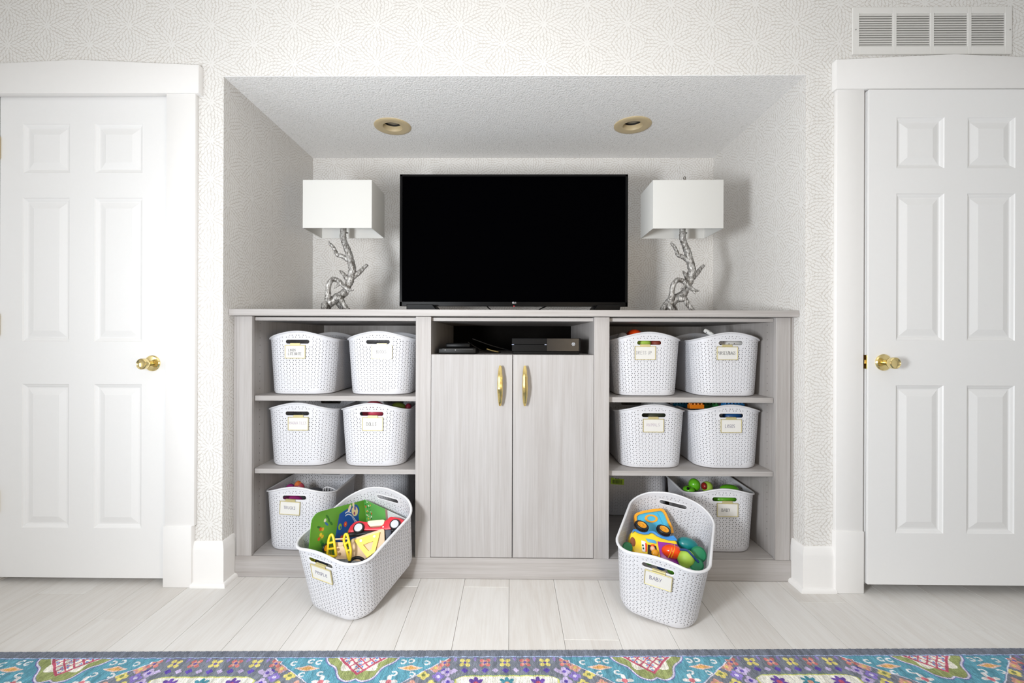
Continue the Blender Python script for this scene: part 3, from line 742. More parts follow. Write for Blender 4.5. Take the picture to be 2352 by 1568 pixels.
BK['R6'] = basket('white basket with a lime sticker turned side-on deep in the bottom right shelf', (.843, 2.548, Z3), PI / 2)
s_ = BK['R6']
sm = Matrix.Translation((-.1512, .2815, .188)) @ Matrix.Rotation(-PI / 2, 4, 'Z') @ Matrix.Rotation(-.075, 4, 'X') @ Matrix.Rotation(.05, 4, 'Y')
so = obj('sticker', B().box(-.034, .034, -.0012, 0, -.017, .017, m=sm), LABELG, s_, local=True, smooth=0, label='lime green barcode sticker')
bb = B(); rr = random.Random(3); xx = -.027
while xx < .025:
    ww = rr.choice((.0006, .0009, .0016)); bb.box(xx, xx + ww, -.0017, -.0011, -.013, .007, m=sm); xx += ww + rr.choice((.0007, .0012))
bb.box(-.014, .010, -.0017, -.0011, .010, .013, m=sm)
obj('barcode', bb, plain('dark_olive_ink', '#39481a', .6), so, local=True, smooth=0)

PP = dict(loc=(-.6586, 1.6605, .0085), yaw=-.3769, tilt=.2822, roll=.0871); PB = dict(loc=(.517, 1.6435, .0055), yaw=-.4457, tilt=.272, roll=.0994)
BK['P'] = basket('white basket tipped on the floor at the left with wooden toys, card reading PEOPLE', scale=1.02, card=[('PeOPLe', .0, -.006, .0135, .054, INKV)], cdx=.0, **PP)
BK['B'] = basket('white basket tipped on the floor at the right with plastic toys, card reading BABY', scale=1.02, card=[('BABY', -.007, -.004, .0145, .042, INKV)], cdx=.004, **PB)

# ------------------------------------------------------------------ television
YT = 2.25
tx0, tx1 = X(918, YT, 550), X(1442.5, YT, 550); tz0, tz1 = Z(703.5, YT, 1180), Z(400, YT, 1180)
tv = thing('television', 'large black flat screen television standing on the worktop between two lamps', 'television', ((tx0 + tx1) / 2, YT, CT))
b = B(); bz = .013
for q in ((tx0, tx1, tz1 - .011, tz1), (tx0, tx1, tz0, tz0 + .023), (tx0, tx0 + bz, tz0, tz1), (tx1 - bz, tx1, tz0, tz1)): b.box(q[0], q[1], YT, YT + .012, q[2], q[3], .0015)
obj('bezel', b, plain('gloss_black_bezel', '#070708', .3, spec=.12), tv)
obj('screen', B().box(tx0 + .011, tx1 - .011, YT + .004, YT + .008, tz0 + .02, tz1 - .009), SCREEN, tv, smooth=0)
obj('housing', B().box(tx0 + .004, tx1 - .004, YT + .011, YT + .03, tz0 + .004, tz1 - .004, .004).box(tx0 + .12, tx1 - .12, YT + .028, YT + .07, tz0 + .03, tz1 - .12, .012), BLACKP, tv)
for a, c in ((941, 1012), (1352, 1418)):
    xa, xc = X(a, YT), X(c, YT)
    obj('foot', B().prism([(xa, CT + .0005), (xc, CT + .0005), (xc - (.0 if a < 1100 else .008), CT + .008), (xc - (.03 if a < 1100 else .0), tz0 + .004), (xa + (.0 if a < 1100 else .03), tz0 + .004)], YT - .075, YT + .10, .003), BLACKP, tv, smooth=0)
lx, lz = at(1178.5, 695, YT - .001)
lg = B().ringprism(ell(lx, lz, .0046, .0046, 20), ell(lx, lz, .0030, .0030, 20), YT - .0009, YT + .0005)
lg.box(lx - .0007, lx + .0002, YT - .0009, YT, lz - .0018, lz + .0018).box(lx - .0007, lx + .0016, YT - .0009, YT, lz - .0020, lz - .0012)
write(lg, 'LG', lx + .0105, lz - .0038, .0076, .011, th=.0013, y=YT - .0002)
obj('logo', lg, plain('silver_logo', '#c9c9cc', .3, .3), tv, smooth=0)
ld = N('red_standby_light'); ld.set(lin('#ff2030'), .4); ld.b.inputs['Emission Color'].default_value = lin('#ff2a3a'); ld.b.inputs['Emission Strength'].default_value = 2
lx, lz = at(1180.5, 703.2, YT - .001)
obj('standby_light', B().ball((lx, YT, lz + .001), .0022, 10, 6), ld.m, tv)
for pts in (((1118, 703), (1124, 709), (1132, 715)), ((1255, 703), (1243, 708), (1232, 716))):
    obj('cable', B().tube(smoothpath([(X(a, YT + .05), YT + .05, Z(c, YT + .05)) for a, c in pts]), .003, 8), BLACKP, tv)

# ------------------------------------------------------------------ driftwood lamps
def lamp_geo(ref, Yl, sc, shade):
    """ref = crop origin px; wood outline taken as a centre line with radii, given depth by hand"""
    def p(cx, cy, dy=0):
        x, z = at(ref[0] + cx / sc, ref[1] + cy / sc, Yl); return (x, Yl + dy, z)
    k = Yl / FPX / sc
    limbs = [
      [(850, 10, 0, 50), (848, 120, 0, 55), (855, 230, 0, 56), (895, 340, 0, 56), (945, 470, 0, 60), (985, 620, 0, 64), (1012, 760, .0, 66), (1000, 880, 0, 72), (962, 1000, 0, 66), (915, 1110, 0, 64), (850, 1210, 0, 74), (730, 1290, 0, 82), (610, 1370, 0, 84), (520, 1450, -.005, 62), (490, 1560, -.01, 42)],
      [(600, 1330, -.02, 60), (618, 1240, -.028, 52), (625, 1150, -.032, 48), (650, 1035, -.034, 46), (725, 968, -.036, 43), (820, 1000, -.038, 42), (905, 1080, -.040, 40), (990, 1150, -.040, 33), (1085, 1158, -.036, 14)],
      [(835, 1050, -.04, 26), (800, 1095, -.045, 20), (755, 1132, -.047, 9)], [(985, 1150, -.04, 24), (995, 1190, -.042, 18), (1002, 1218, -.042, 8)],
      [(940, 600, 0, 48), (850, 545, -.006, 40), (755, 512, -.012, 36), (720, 430, -.014, 30), (665, 350, -.018, 27), (632, 325, -.02, 22), (624, 282, -.022, 9)],
      [(1020, 900, .0, 62), (1090, 850, .008, 48), (1150, 790, .014, 40), (1205, 725, .018, 32), (1252, 682, .02, 27), (1262, 672, .02, 20)],
      [(930, 950, -.006, 50), (890, 880, -.014, 36), (850, 835, -.02, 28), (818, 805, -.024, 12)],
      [(760, 1290, -.02, 60), (850, 1310, -.03, 48), (890, 1390, -.034, 44), (950, 1470, -.036, 42), (1010, 1560, -.04, 30)],
      [(700, 1330, .02, 60), (740, 1420, .035, 46), (790, 1500, .045, 40), (830, 1570, .05, 30)],
      [(560, 1400, -.03, 52), (590, 1480, -.045, 44), (640, 1570, -.05, 34)], [(560, 1400, .02, 50), (530, 1480, .04, 40), (560, 1570, .05, 30)]]
    base = CT
    b = B()
    for L in limbs:
        q = smoothpath([(*p(a, c, d), r * k) for a, c, d, r in L], 5)
        pts = [(v[0], v[1], max(v[2], base + v[3] * 1.12)) for v in q]
        rs = random.Random(len(L)); rad = [max(v[3], .001) * rs.uniform(.93, 1.07) for v in q]
        random.seed(len(L) * 7); b.tube(pts, rad, 12, jit=.09)
    return b, p
YLp = 2.12
def driftwood_lamp(label, shade_yaw, cx_px):
    b, p = lamp_geo((680, 520), YLp, 7.84, None)
    top = p(850, 20)
    l = thing('table_lamp', label, 'lamp', (top[0], YLp, CT), group='driftwood table lamps on the worktop')
    obj('driftwood_base', b, SILVER, l, smooth=50)
    zs0, zs1 = Z(523.5, 2.02, 774), Z(413, 2.02, 774); hx = (X(853, 2.02) - X(694, 2.02)) / 2; hy = .103
    cx = (X(853, 2.02) + X(694, 2.02)) / 2; cy = 2.02 + hy
    s = B(); o = rrect(-hx, hx, -hy, hy, .002, 2); i = rrect(-hx + .0025, hx - .0025, -hy + .0025, hy - .0025, .001, 2)
    s.ringprism(o, i, zs0, zs1, Matrix(((1, 0, 0, 0), (0, 0, 1, 0), (0, 1, 0, 0), (0, 0, 0, 1)))); 
    m = Matrix.Translation((cx, cy, 0)) @ Matrix.Rotation(shade_yaw, 4, 'Z')
    s.xf(m); sh = obj('lamp_shade', s, SHADE, l, smooth=30)
    sp = B().lathe([(.013, 0), (.013, .002), (0, .002)], 16, Matrix.Translation((0, 0, zs0 + .002))).tube([(0, 0, zs0 + .0), (0, 0, zs1 + .004)], .0045, 8)
    for a in (0, PI / 2): sp.tube([(-hx * .98 * math.cos(a), -hy * .98 * math.sin(a), zs1 - .022), (hx * .98 * math.cos(a), hy * .98 * math.sin(a), zs1 - .022)], .0016, 6)
    sp.xf(m); obj('harp', sp, plain('brushed_nickel', '#8f8c87', .35, .9), l)
    obj('finial', B().lathe([(0, 0), (.006, .001), (.005, .006), (.007, .012), (.004, .018), (0, .019)], 12, m @ Matrix.Translation((0, 0, zs1 + .002))), plain('brushed_nickel', '#8f8c87'), l)
    return l
lampL = driftwood_lamp('silver driftwood lamp with white box shade, left of the television', 0.0, 774)
lampR = copy_tree(lampL); lampR['label'] = 'silver driftwood lamp with white box shade, right of the television'
lampR.location.x = X(1567, YLp) ; lampR.rotation_euler.z = -.015
for ch in lampR.children:
    if ch.name.startswith('lamp_shade'): ch.location.x -= .021
    if ch.name.startswith('finial'): ch.location.z += .031

# ------------------------------------------------------------------ media devices in the cubby
x0, x1 = X(1175.5, 2.0), X(1334, 2.0); z0 = zc + .0005
cs = thing('game_console', 'black game console standing in the open cubby above the cupboard doors', 'game console', ((x0 + x1) / 2, 2.0, z0))
zt = Z(776, 2.0)
obj('console_body', B().box(x0, x1, 2.0, 2.27, z0 + .012, zt, .002).box(x0 + .006, x1 - .006, 2.006, 2.26, z0, z0 + .013, .001), plain('matt_black_case', '#040405', .5, spec=.15), cs)
xm_ = X(1256, 2.0)
obj('front_panel', B().box(xm_, x1 - .008, 1.9985, 2.003, z0 + .014, zt - .001, .0008), plain('smoked_panel', '#0e0d10', .3, spec=.3), cs)
obj('disc_slot', B().box(x0 + .004, xm_ - .004, 1.9992, 2.001, zt - .030, zt - .027), DARK, cs)
for a in ((x0, x0 + .010), (xm_ - .010, xm_ - .001)): obj('slot_glint', B().box(a[0], a[1], 1.9985, 2.0005, zt - .0305, zt - .0270, .0005), plain('painted_glint', '#aab4d0', .3, .4), cs)  # two glints on the glossy front, painted as small pale bars
ex, ez = at(1317, 790, 1.998)
e = B().ringprism(ell(ex, ez, .0072, .0072, 24), ell(ex, ez, .0056, .0056, 24), 1.9976, 1.999)
for sg in (-1, 1): e.box(-.0058, .0058, 1.9976 - 2, 1.999 - 2, -.0012, .0012, m=Matrix.Translation((ex, 2, ez)) @ Matrix.Rotation(sg * PI / 4, 4, 'Y'))
obj('emblem', e, plain('emblem_grey', '#b9bec6', .4), cs, smooth=0)
x0, x1 = X(1006, 2.0), X(1094, 2.0)
rt = thing('set_top_box', 'low dark grey set-top box at the left end of the open cubby', 'set-top box', ((x0 + x1) / 2, 2.0, z0))
h_ = Z(799, 2.0)
obj('box_body', B().box(x0, x1, 2.0, 2.17, z0, h_, .006, 3), DARKG, rt)
b = B()
for i in range(32): b.box(x0 + .02 + i * .0042, x0 + .0222 + i * .0042, 1.9994, 2.001, h_ - .007, h_ - .004)
obj('grille', b, plain('grille_grey', '#3d3a37', .5), rt, kind='stuff')
for a in (.030, .075): obj('indicator', B().box(x0 + a, x0 + a + .004, 1.9990, 2.001, h_ - .0105, h_ - .0085), plain('indicator_white', '#c9c9c9', .4), rt)
ab = obj('adapter_box', B().box(x0 + .03, x1 - .03, 2.03, 2.15, h_ + .0005, h_ + .02, .005, 2), BLACKP); tag(ab, 'small black adapter box lying on the set-top box in the cubby', 'adapter')
cbl = B()
for k_, (a, c, d) in enumerate((((1075, 786), (1110, 806), (1150, 811)), ((1085, 778), (1130, 794), (1176, 806)))):
    cbl.tube(smoothpath([(X(px, 2.1), 2.1 + .02 * i, max(Z(py, 2.1), z0 + .004)) for i, (px, py) in enumerate((a, c, d))]), .0032, 8)
o = obj('power_cable', cbl, BLACKP); tag(o, 'black cables lying between the set-top box and the console', 'cable')
o = obj('yellow_cable', B().tube(smoothpath([(X(px, 2.06), 2.06, max(Z(py, 2.06), z0 + .003)) for px, py in ((1118, 801), (1130, 805), (1145, 808))]), .0025, 8), plain('dull_yellow_cable', '#6d5a22', .5)); tag(o, 'thin dull yellow cable end on the cubby floor', 'cable')

# ------------------------------------------------------------------ toys
def crop(ox, oy, sc):
    def f(cx, cy, Y): return at(ox + cx / sc, oy + cy / sc, Y)
    return f
def leaner(py0, Y, deg, px0=850):
    """lean a plate back about its foot, keeping its apparent height"""
    z0 = Z(py0, Y, px0); th = math.radians(deg); k = 1 / (math.cos(th) + (EYE - z0) / Y * math.sin(th))
    return Matrix.Translation((0, Y, z0)) @ Matrix.Rotation(-th, 4, 'X') @ Matrix.Diagonal((1, 1, k, 1)) @ Matrix.Translation((0, -Y, -z0))
def pp(f, pts, Y): return [f(a, c, Y) for a, c in pts]
def spot(name, label, cat, px, py, Y, group=None):
    x, z = at(px, py, Y); return thing(name, label, cat, (x, Y, z), (0, 0, 0), group)
f7 = crop(700, 1140, 8.7125); f8 = crop(1410, 1130, 6.532)

# red wooden car
Yc_ = 1.825; Lm = leaner(1218, Yc_, 40)
car = spot('toy_car', 'red wooden toy car with black wheels in the tipped basket at the left', 'toy', 865, 1215, Yc_)
body = pp(f7, [(882, 705), (885, 640), (905, 580), (955, 515), (1010, 482), (1070, 475), (1150, 490), (1235, 500), (1245, 545), (1290, 598), (1330, 615), (1480, 600), (1545, 570), (1575, 500), (1580, 470), (1620, 450), (1650, 402), (1690, 388), (1800, 402), (1900, 432), (1970, 470), (1985, 500), (1940, 570), (1700, 648), (1540, 668), (1200, 662), (960, 702)], Yc_)
obj('car_body', B().prism(body, Yc_, Yc_ + .034, .003, m=Lm), RED, car)
obj('seat_block', B().prism(pp(f7, [(1232, 492), (1255, 476), (1540, 450), (1578, 468), (1568, 545), (1530, 575), (1300, 595), (1242, 535)], Yc_), Yc_ - .003, Yc_ + .03, .003, m=Lm), CREAMW, car)
obj('chassis', B().prism(pp(f7, [(885, 720), (960, 690), (1700, 640), (1880, 560), (1900, 620), (1700, 690), (950, 760), (885, 765)], Yc_), Yc_ + .004, Yc_ + .032, .002, m=Lm), plain('black_chassis', '#17171c', .5), car)
for cx, cy in ((1092, 632), (1802, 562)):
    x, z = f7(cx, cy, Yc_); m = Lm @ Matrix.Translation((x, Yc_ + .002, z)) @ Matrix.Rotation(PI / 2, 4, 'X')
    wv = obj('wheel', B().lathe([(0, 0), (.0205, 0), (.0215, .003), (.0215, .011), (.019, .0145), (.0165, .0148), (0, .0146)], 32, m), RUBBER, car)
    obj('hub', B().lathe([(.0158, .0146), (.0158, .0158), (.012, .0166), (0, .0168)], 28, m), HUB, wv)
x, z = f7(1565, 600, Yc_); obj('headlamp_dot', B().lathe([(0, 0), (.0034, 0), (.003, .001), (0, .0012)], 12, Lm @ Matrix.Translation((x, Yc_, z)) @ Matrix.Rotation(PI / 2, 4, 'X')), CARD, car)

car.location.y -= .008; car.location.z += .002
# wooden board with yellow triangle frame
Yw = 1.765; Lw = leaner(1285, Yw, 28)
wd = spot('shape_board', 'light wooden board with a yellow triangle frame in the tipped left basket', 'toy', 840, 1260, Yw)
obj('board', B().prism(pp(f7, [(878, 840), (900, 815), (1475, 608), (1515, 612), (1532, 650), (1572, 925), (1300, 1190), (1100, 1275), (900, 1250)], Yw), Yw, Yw + .012, .0025, m=Lw), BEECH, wd)
tri = obj('triangle_frame', B().ringprism(pp(f7, [(955, 850), (1200, 762), (1455, 680), (1432, 900), (1408, 1085), (1265, 1205), (1110, 1028)], Yw), pp(f7, [(1150, 945), (1240, 905), (1345, 870), (1340, 950), (1330, 1040), (1275, 1075), (1215, 1015)], Yw), Yw - .009, Yw - .0005, m=Lw), YELLOW, wd, smooth=0)
for cx, cy in ((1095, 860), (1355, 770)):
    x, z = f7(cx, cy, Yw); obj('peg', B().lathe([(0, 0), (.0058, 0), (.0052, .0015), (0, .0018)], 16, Lw @ Matrix.Translation((x, Yw - .009, z)) @ Matrix.Rotation(PI / 2, 4, 'X')), CARD, tri)

wd.location.y -= .008
# yellow sided wooden cart
Yk = 1.722; Lk = leaner(1285, Yk, 15)
ct = spot('toy_cart', 'wooden toy cart with two yellow arched sides in the tipped left basket', 'toy', 780, 1280, Yk)
def tub(name, pts, Y, r, mat, parent, m, closed=False, n=8, dy=None, smooth=6):
    q = [(*at(700 + a / 8.7125, 1140 + c / 8.7125, Y), (dy[i] if dy else 0)) for i, (a, c) in enumerate(pts)]
    P = [(v[0], Y + v[2], v[1]) for v in (smoothpath(q + ([q[0]] if closed else []), 4)[:-1] if closed else smoothpath(q, 5))]
    return obj(name, B().tube(P, r, n, closed=closed, m=m), mat, parent)
for (loop, bars) in (([(440, 1180), (436, 1000), (440, 860), (462, 780), (488, 752), (518, 785), (550, 880), (582, 1020), (604, 1120), (606, 1190)], (((440, 930), (555, 905)), ((445, 1050), (590, 1030)))),
                     ([(745, 850), (758, 768), (782, 738), (812, 768), (850, 880), (885, 1000), (905, 1080), (908, 1200), (900, 1270), (870, 1230), (830, 1100), (785, 980), (756, 900)], (((775, 960), (850, 890)), ((822, 1090), (898, 1060))))):
    a = tub('arched_side', loop, Yk, .0047, YELLOW, ct, Lk, True)
    for bq in bars: tub('side_bar', bq, Yk, .0045, YELLOW, a, Lk)
tub('rung', ((545, 842), (690, 836), (825, 832)), Yk + .004, .0032, BEECH, ct, Lk)
obj('back_board', B().prism(pp(f7, [(560, 885), (742, 880), (745, 985), (600, 1000)], Yk + .02), Yk + .02, Yk + .028, .001, m=Lk), BEECH, ct)
x, z = f7(652, 1048, Yk + .006)
seat = B().prism(pp(f7, [(600, 1000), (742, 975), (872, 1150), (872, 1245), (612, 1240)], Yk + .006), Yk + .006, Yk + .016, .0015, m=Lk)
so_ = obj('seat_board', seat, BEECH, ct)
for cx, cy, r in ((655, 1048, .0058), (690, 1140, .006)):
    x, z = f7(cx, cy, Yk + .006); obj('peg_hole', B().lathe([(0, 0), (r, 0), (r, .0006), (0, .0006)], 18, Lk @ Matrix.Translation((x, Yk + .0064, z)) @ Matrix.Rotation(PI / 2, 4, 'X')), plain('brown_hollow', '#9a7a58', .7), so_)
x, z = f7(412, 1030, Yk + .004); m = Matrix.Translation((x, Yk + .004, z)) @ Matrix.Rotation(math.radians(76), 4, 'Z') @ Matrix.Rotation(PI / 2, 4, 'X')
wv = obj('wheel', B().lathe([(0, -.003), (.0152, -.003), (.0165, 0), (.0152, .003), (0, .003)], 24, m), RUBBER, ct)
obj('hub', B().lathe([(0, .003), (.011, .003), (.011, .0042), (0, .0048)], 20, m).lathe([(0, -.003), (.011, -.003), (.011, -.0042), (0, -.0048)], 20, m), PORY, wv)
# other pieces in that basket
x, z = f7(1010, 1222, 1.735); t = obj('toy_ring', B().tube([(x + .026 * math.cos(a), 1.75 + .014 * math.sin(a), z - .024 + .010 * math.sin(a)) for a in np.linspace(0, 2 * PI, 25)[:-1]], .0062, 10, closed=True), RUBBER); tag(t, 'black toy ring lying low in the tipped left basket under the wooden board', 'toy')
t = obj('toy_ramp', B().prism(pp(f7, [(1520, 672), (1700, 655), (1712, 720), (1690, 830), (1575, 960), (1500, 980)], 1.80), 1.80, 1.83, .003, m=leaner(1250, 1.80, 20)), DSHADE); tag(t, 'charcoal toy block below the red car in the tipped left basket', 'toy')
x, z = at(765.5, 1295, 1.70); t = obj('toy_bead', B().ball((x, 1.70, z), .0085, 14, 9), PORY); tag(t, 'amber bead seen through the hand slot of the tipped left basket', 'toy')
x, z = at(735, 1290, 1.71); t = obj('toy_log', B().tube([(x - .025, 1.715, z + .004), (x + .03, 1.705, z - .002)], .011, 12), plain('dark_navy_toy', '#23253a', .5)); tag(t, 'dark toy stick seen through the hand slot of the tipped left basket', 'toy')

# illustrated play board, folded in two leaves; picture printed as mesh colours
PRM = print_mat('printed_play_board', .35, spec=.35)
def dab(C, P, c, mask): C[mask] = np.array(lin(c)[:3])
def board_leaf(corners, thick_dir, picture, nx=150, nz=110):
    """bilinear grid between four corners (bl, br, tr, tl) clipped to rounded outline; returns mesh with colours"""
    bl, br, tr, tl = [np.array(c, float) for c in corners]
    u, v = np.meshgrid(np.linspace(0, 1, nx), np.linspace(0, 1, nz)); u, v = u.ravel()[:, None], v.ravel()[:, None]
    P = bl * (1 - u) * (1 - v) + br * u * (1 - v) + tr * u * v + tl * (1 - u) * v
    col = picture(u[:, 0], v[:, 0]); T = np.array(thick_dir, float)
    keep = []
    r = .16
    uu, vv = u[:, 0], v[:, 0]
    ok = np.ones(len(uu), bool)
    if picture.round_tl: ok &= ~((uu < r * .8) & (vv > 1 - r) & (((uu - r * .8) / (r * .8)) ** 2 + ((vv - 1 + r) / r) ** 2 > 1))
    ok = ok.reshape(nz, nx); F = []
    idx = np.arange(nx * nz).reshape(nz, nx); n = nx * nz
    me = bpy.data.meshes.new('play_board'); V = np.vstack([P, P + T])
    q = ok[:-1, :-1] & ok[1:, :-1] & ok[:-1, 1:] & ok[1:, 1:]
    a, b_, c, d = idx[:-1, :-1][q], idx[:-1, 1:][q], idx[1:, 1:][q], idx[1:, :-1][q]
    front = np.stack([a, b_, c, d], 1); back = np.stack([d, c, b_, a], 1) + n
    from collections import Counter
    E_ = Counter()
    for f in front:
        for i in range(4): E_[(f[i], f[(i + 1) % 4])] += 1
    rim = [(j, i, i + n, j + n) for (i, j) in E_ if (j, i) not in E_]
    faces = front.tolist() + back.tolist() + rim
    me.from_pydata(V.tolist(), [], faces)
    at_ = me.color_attributes.new('print', 'FLOAT_COLOR', 'POINT')
    full = np.ones((2 * n, 4), np.float32); full[:n, :3] = col; full[n:, :3] = col
    at_.data.foreach_set('color', full.ravel()); me.update(); me.materials.append(PRM)
    return me
def pic_left(u, v):
    C = np.tile(np.array(lin('#5d9a36')[:3]), (len(u), 1)); C *= (1 + .18 * np.sin(9 * u + 3) * np.sin(7 * v))[:, None] * (0.92 + .25 * v)[:, None]
    def E(cu, cv, ru, rv, c, a=0):
        x, y = (u - cu) * math.cos(a) + (v - cv) * math.sin(a), -(u - cu) * math.sin(a) + (v - cv) * math.cos(a)
        C[(x / ru) ** 2 + (y / rv) ** 2 < 1] = lin(c)[:3]
    rs = random.Random(5)
    for cu, cv, c in ((.30, .78, '#2f7a2a'), (.34, .70, '#2f7a2a'), (.26, .72, '#3b6fb0'), (.14, .70, '#2c6b3a'), (.27, .86, '#2f7a2a')): E(cu, cv, .018, .05, c, rs.uniform(-1, 1))
    for cu, cv, c in ((.23, .80, '#e9ead2'), (.20, .64, '#e0a63c'), (.17, .55, '#e9d23f'), (.20, .50, '#e0b63c'), (.145, .48, '#d0562f'), (.16, .66, '#d0562f'), (.19, .40, '#2f7a2a'), (.21, .34, '#23672c')): E(cu, cv, .021, .035, c)
    pond = (u > .42 + .16 * (v - .4)) & (u < .86) & (v < .92 - .9 * (.80 - u) ** 2 * (u < .80) - .35 * (u > .80) * (u - .8)) & (v > .20 - .1 * u) & (u > .40 + .5 * np.abs(v - .45) ** 2)
    C[pond] = lin('#1f56a6')[:3]
    for cu, cv in ((.50, .55), (.66, .34), (.57, .25)): E(cu, cv, .032, .07, '#8fbf3f'); E(cu + .012, cv - .02, .012, .03, '#1f56a6')
    for cu, cv in ((.60, .56), (.53, .28)): E(cu, cv, .03, .06, '#e0503a'); E(cu, cv, .010, .02, '#f1c34a')
    w1 = .78 + .05 * np.sin(u * 22); 
    for off in (0, .06):
        m = (np.abs(v - (w1 - off - np.clip(u - .72, 0, 1) * 2.4)) < .012) & (u > .60) & (u < .84); C[m] = lin('#e6edf7')[:3]
    E(.80, .80, .085, .16, '#2b5ea8', .1); E(.79, .79, .062, .125, '#ecd9a8', .1); E(.80, .86, .020, .05, '#7a5fa5'); E(.78, .74, .016, .04, '#a34a7a')
    E(.69, .90, .026, .085, '#f1dfc6', -.3); E(.77, .965, .022, .06, '#f1dfc6')
    for k in range(26):
        a = rs.uniform(.05, .45); h = rs.uniform(.05, .2); m = (np.abs(u - a - .05 * (v - .02) * rs.uniform(-2, 2)) < .0045) & (v < .04 + h); C[m] = lin('#c9b82e')[:3]
    return C
pic_left.round_tl = True
def pic_right(u, v):
    C = np.tile(np.array(lin('#63a955')[:3]), (len(u), 1)); C *= (1 + .12 * np.sin(8 * u + 1) * np.sin(6 * v))[:, None]
    rs = random.Random(9)
    def E(cu, cv, ru, rv, c): C[((u - cu) / ru) ** 2 + ((v - cv) / rv) ** 2 < 1] = lin(c)[:3]
    for k in range(34): E(rs.uniform(.02, .17), rs.uniform(.35, .97), rs.uniform(.008, .018), rs.uniform(.02, .05), rs.choice(('#2c7a33', '#2c7a33', '#d04a2e', '#e7b23e', '#eeeede', '#2f8a45')))
    g = u > .58; C[g] = lin('#cfd8d6')[:3]; e = (u > .53) & (u <= .58); C[e] = lin('#a07f78')[:3]
    return C
pic_right.round_tl = False
Rm = Matrix.Translation(PP['loc']) @ Matrix.Rotation(PP['yaw'], 4, 'Z') @ Matrix.Rotation(PP['roll'], 4, 'Y') @ Matrix.Rotation(PP['tilt'], 4, 'X')
def W(p): return tuple(Rm @ Vector(p))
nrm = Rm.to_3x3() @ Vector((-.0022, 0, 0)); nrm2 = Rm.to_3x3() @ Vector((0, .0022, 0))
gb = thing('play_board', 'green illustrated play board with a blue pond standing in the tipped left basket', 'toy', W((-.1, .2, .2)))
obj('board_leaf', board_leaf([W(p) for p in ((-.100, .018, .155), (-.100, .343, .05), (-.100, .347, .229), (-.100, .082, .353))], nrm, pic_left, 190, 150), PRM, gb, smooth=0)
obj('board_leaf', board_leaf([W(p) for p in ((-.100, .345, .09), (.100, .345, .09), (.108, .345, .196), (-.100, .347, .232))], nrm2, pic_right, 150, 120), PRM, gb, smooth=0)

# --- toys in the right tipped basket
Yt = 1.862;  Lt_ = leaner(1215, Yt, 32, 1490)
tr = spot('toy_tray', 'sky blue toy tray with a yellow rim and ring in the tipped right basket', 'toy', 1490, 1215, Yt)
fo = [(248, 360), (262, 322), (300, 298), (400, 268), (560, 240), (700, 230), (742, 250), (770, 300), (800, 420), (832, 525), (836, 600), (300, 660), (262, 600), (246, 480)]
fi = [(285, 385), (292, 350), (325, 328), (420, 302), (560, 282), (690, 268), (722, 285), (740, 325), (770, 440), (800, 530), (800, 580), (330, 620), (298, 580), (288, 470)]
fo = [(275 + (a - 248) * .95, c) for a, c in fo]; fi = [(275 + (a - 248) * .95, c) for a, c in fi]
obj('tray_rim', B().ringprism(pp(f8, fo, Yt), pp(f8, fi, Yt), Yt - .006, Yt + .014, m=Lt_), PORY, tr, smooth=30)
tp = obj('tray_panel', B().prism(pp(f8, fi, Yt), Yt + .002, Yt + .012, 0, m=Lt_), PSKY, tr, smooth=0)
cx, cz = f8(536, 382, Yt); k = Yt / FPX / 6.532
obj('printed_ring', B().ringprism(ell(cx, cz, 98 * k, 62 * k, 36), ell(cx, cz, 62 * k, 37 * k, 36), Yt - .0002, Yt + .003, m=Lt_), PORY, tp, smooth=0)
for q in (((335, 400), (350, 560)), ((640, 300), (720, 540))):
    P = [(f8(a, c, Yt)[0], Yt + .001, f8(a, c, Yt)[1]) for a, c in q]; obj('panel_rib', B().tube(P, .0016, 6, m=Lt_), PSKY, tp)
tr.location.x += .012; tr.location.y -= .007
Yv = 1.748; Lv = leaner(1272, Yv, 34, 1505)
tk = spot('toy_truck', 'yellow and blue plastic toy truck lying on its side in the tipped right basket', 'toy', 1505, 1260, Yv)
by = [(268, 745), (272, 690), (300, 610), (340, 565), (375, 575), (430, 605), (500, 622), (570, 618), (600, 600), (640, 600), (690, 640), (760, 678), (860, 705), (955, 705), (982, 740), (985, 800), (975, 900), (890, 975), (680, 985), (500, 980), (400, 965), (315, 920), (285, 860)]
obj('truck_body', B().prism(pp(f8, by, Yv), Yv, Yv + .05, .006, 3, m=Lv), PYEL, tk)
ch = [(318, 610), (345, 548), (390, 545), (430, 570), (500, 580), (570, 575), (640, 572), (700, 605), (770, 650), (860, 660), (940, 645), (975, 690), (988, 730), (960, 728), (860, 722), (760, 690), (690, 655), (640, 612), (600, 605), (560, 628), (500, 632), (420, 612), (360, 575)]
obj('chassis', B().prism(pp(f8, ch, Yv), Yv - .007, Yv + .055, .003, 2, m=Lv), PBLUE, tk)
for cx, cy in ((460, 520), (790, 588)):
    x, z = f8(cx, cy, Yv); m = Lv @ Matrix.Translation((x, Yv - .002, z)) @ Matrix.Rotation(math.radians(-34), 4, 'X') @ Matrix.Rotation(PI / 2, 4, 'X') @ Matrix.Rotation(.25, 4, 'Y')
    rb = B().lathe([(0, 0), (.0255, 0), (.0268, .003), (.0268, .013), (.0250, .016), (.0195, .0165), (.0185, .012), (0, .012)], 36, m)
    for i in range(24):
        a = 2 * PI * i / 24; rb.box(-.0015, .0015, -.0012, .0012, -.006, .006, m=m @ Matrix.Rotation(a, 4, 'Z') @ Matrix.Translation((.0268, 0, .008)) )
    wv = obj('wheel', rb, RUBBER, tk)
    obj('hub', B().lathe([(.0184, .012), (.0184, .0165), (.016, .0172), (.0125, .0145), (.006, .0145), (.005, .0175), (0, .018)], 28, m), PORY, wv)
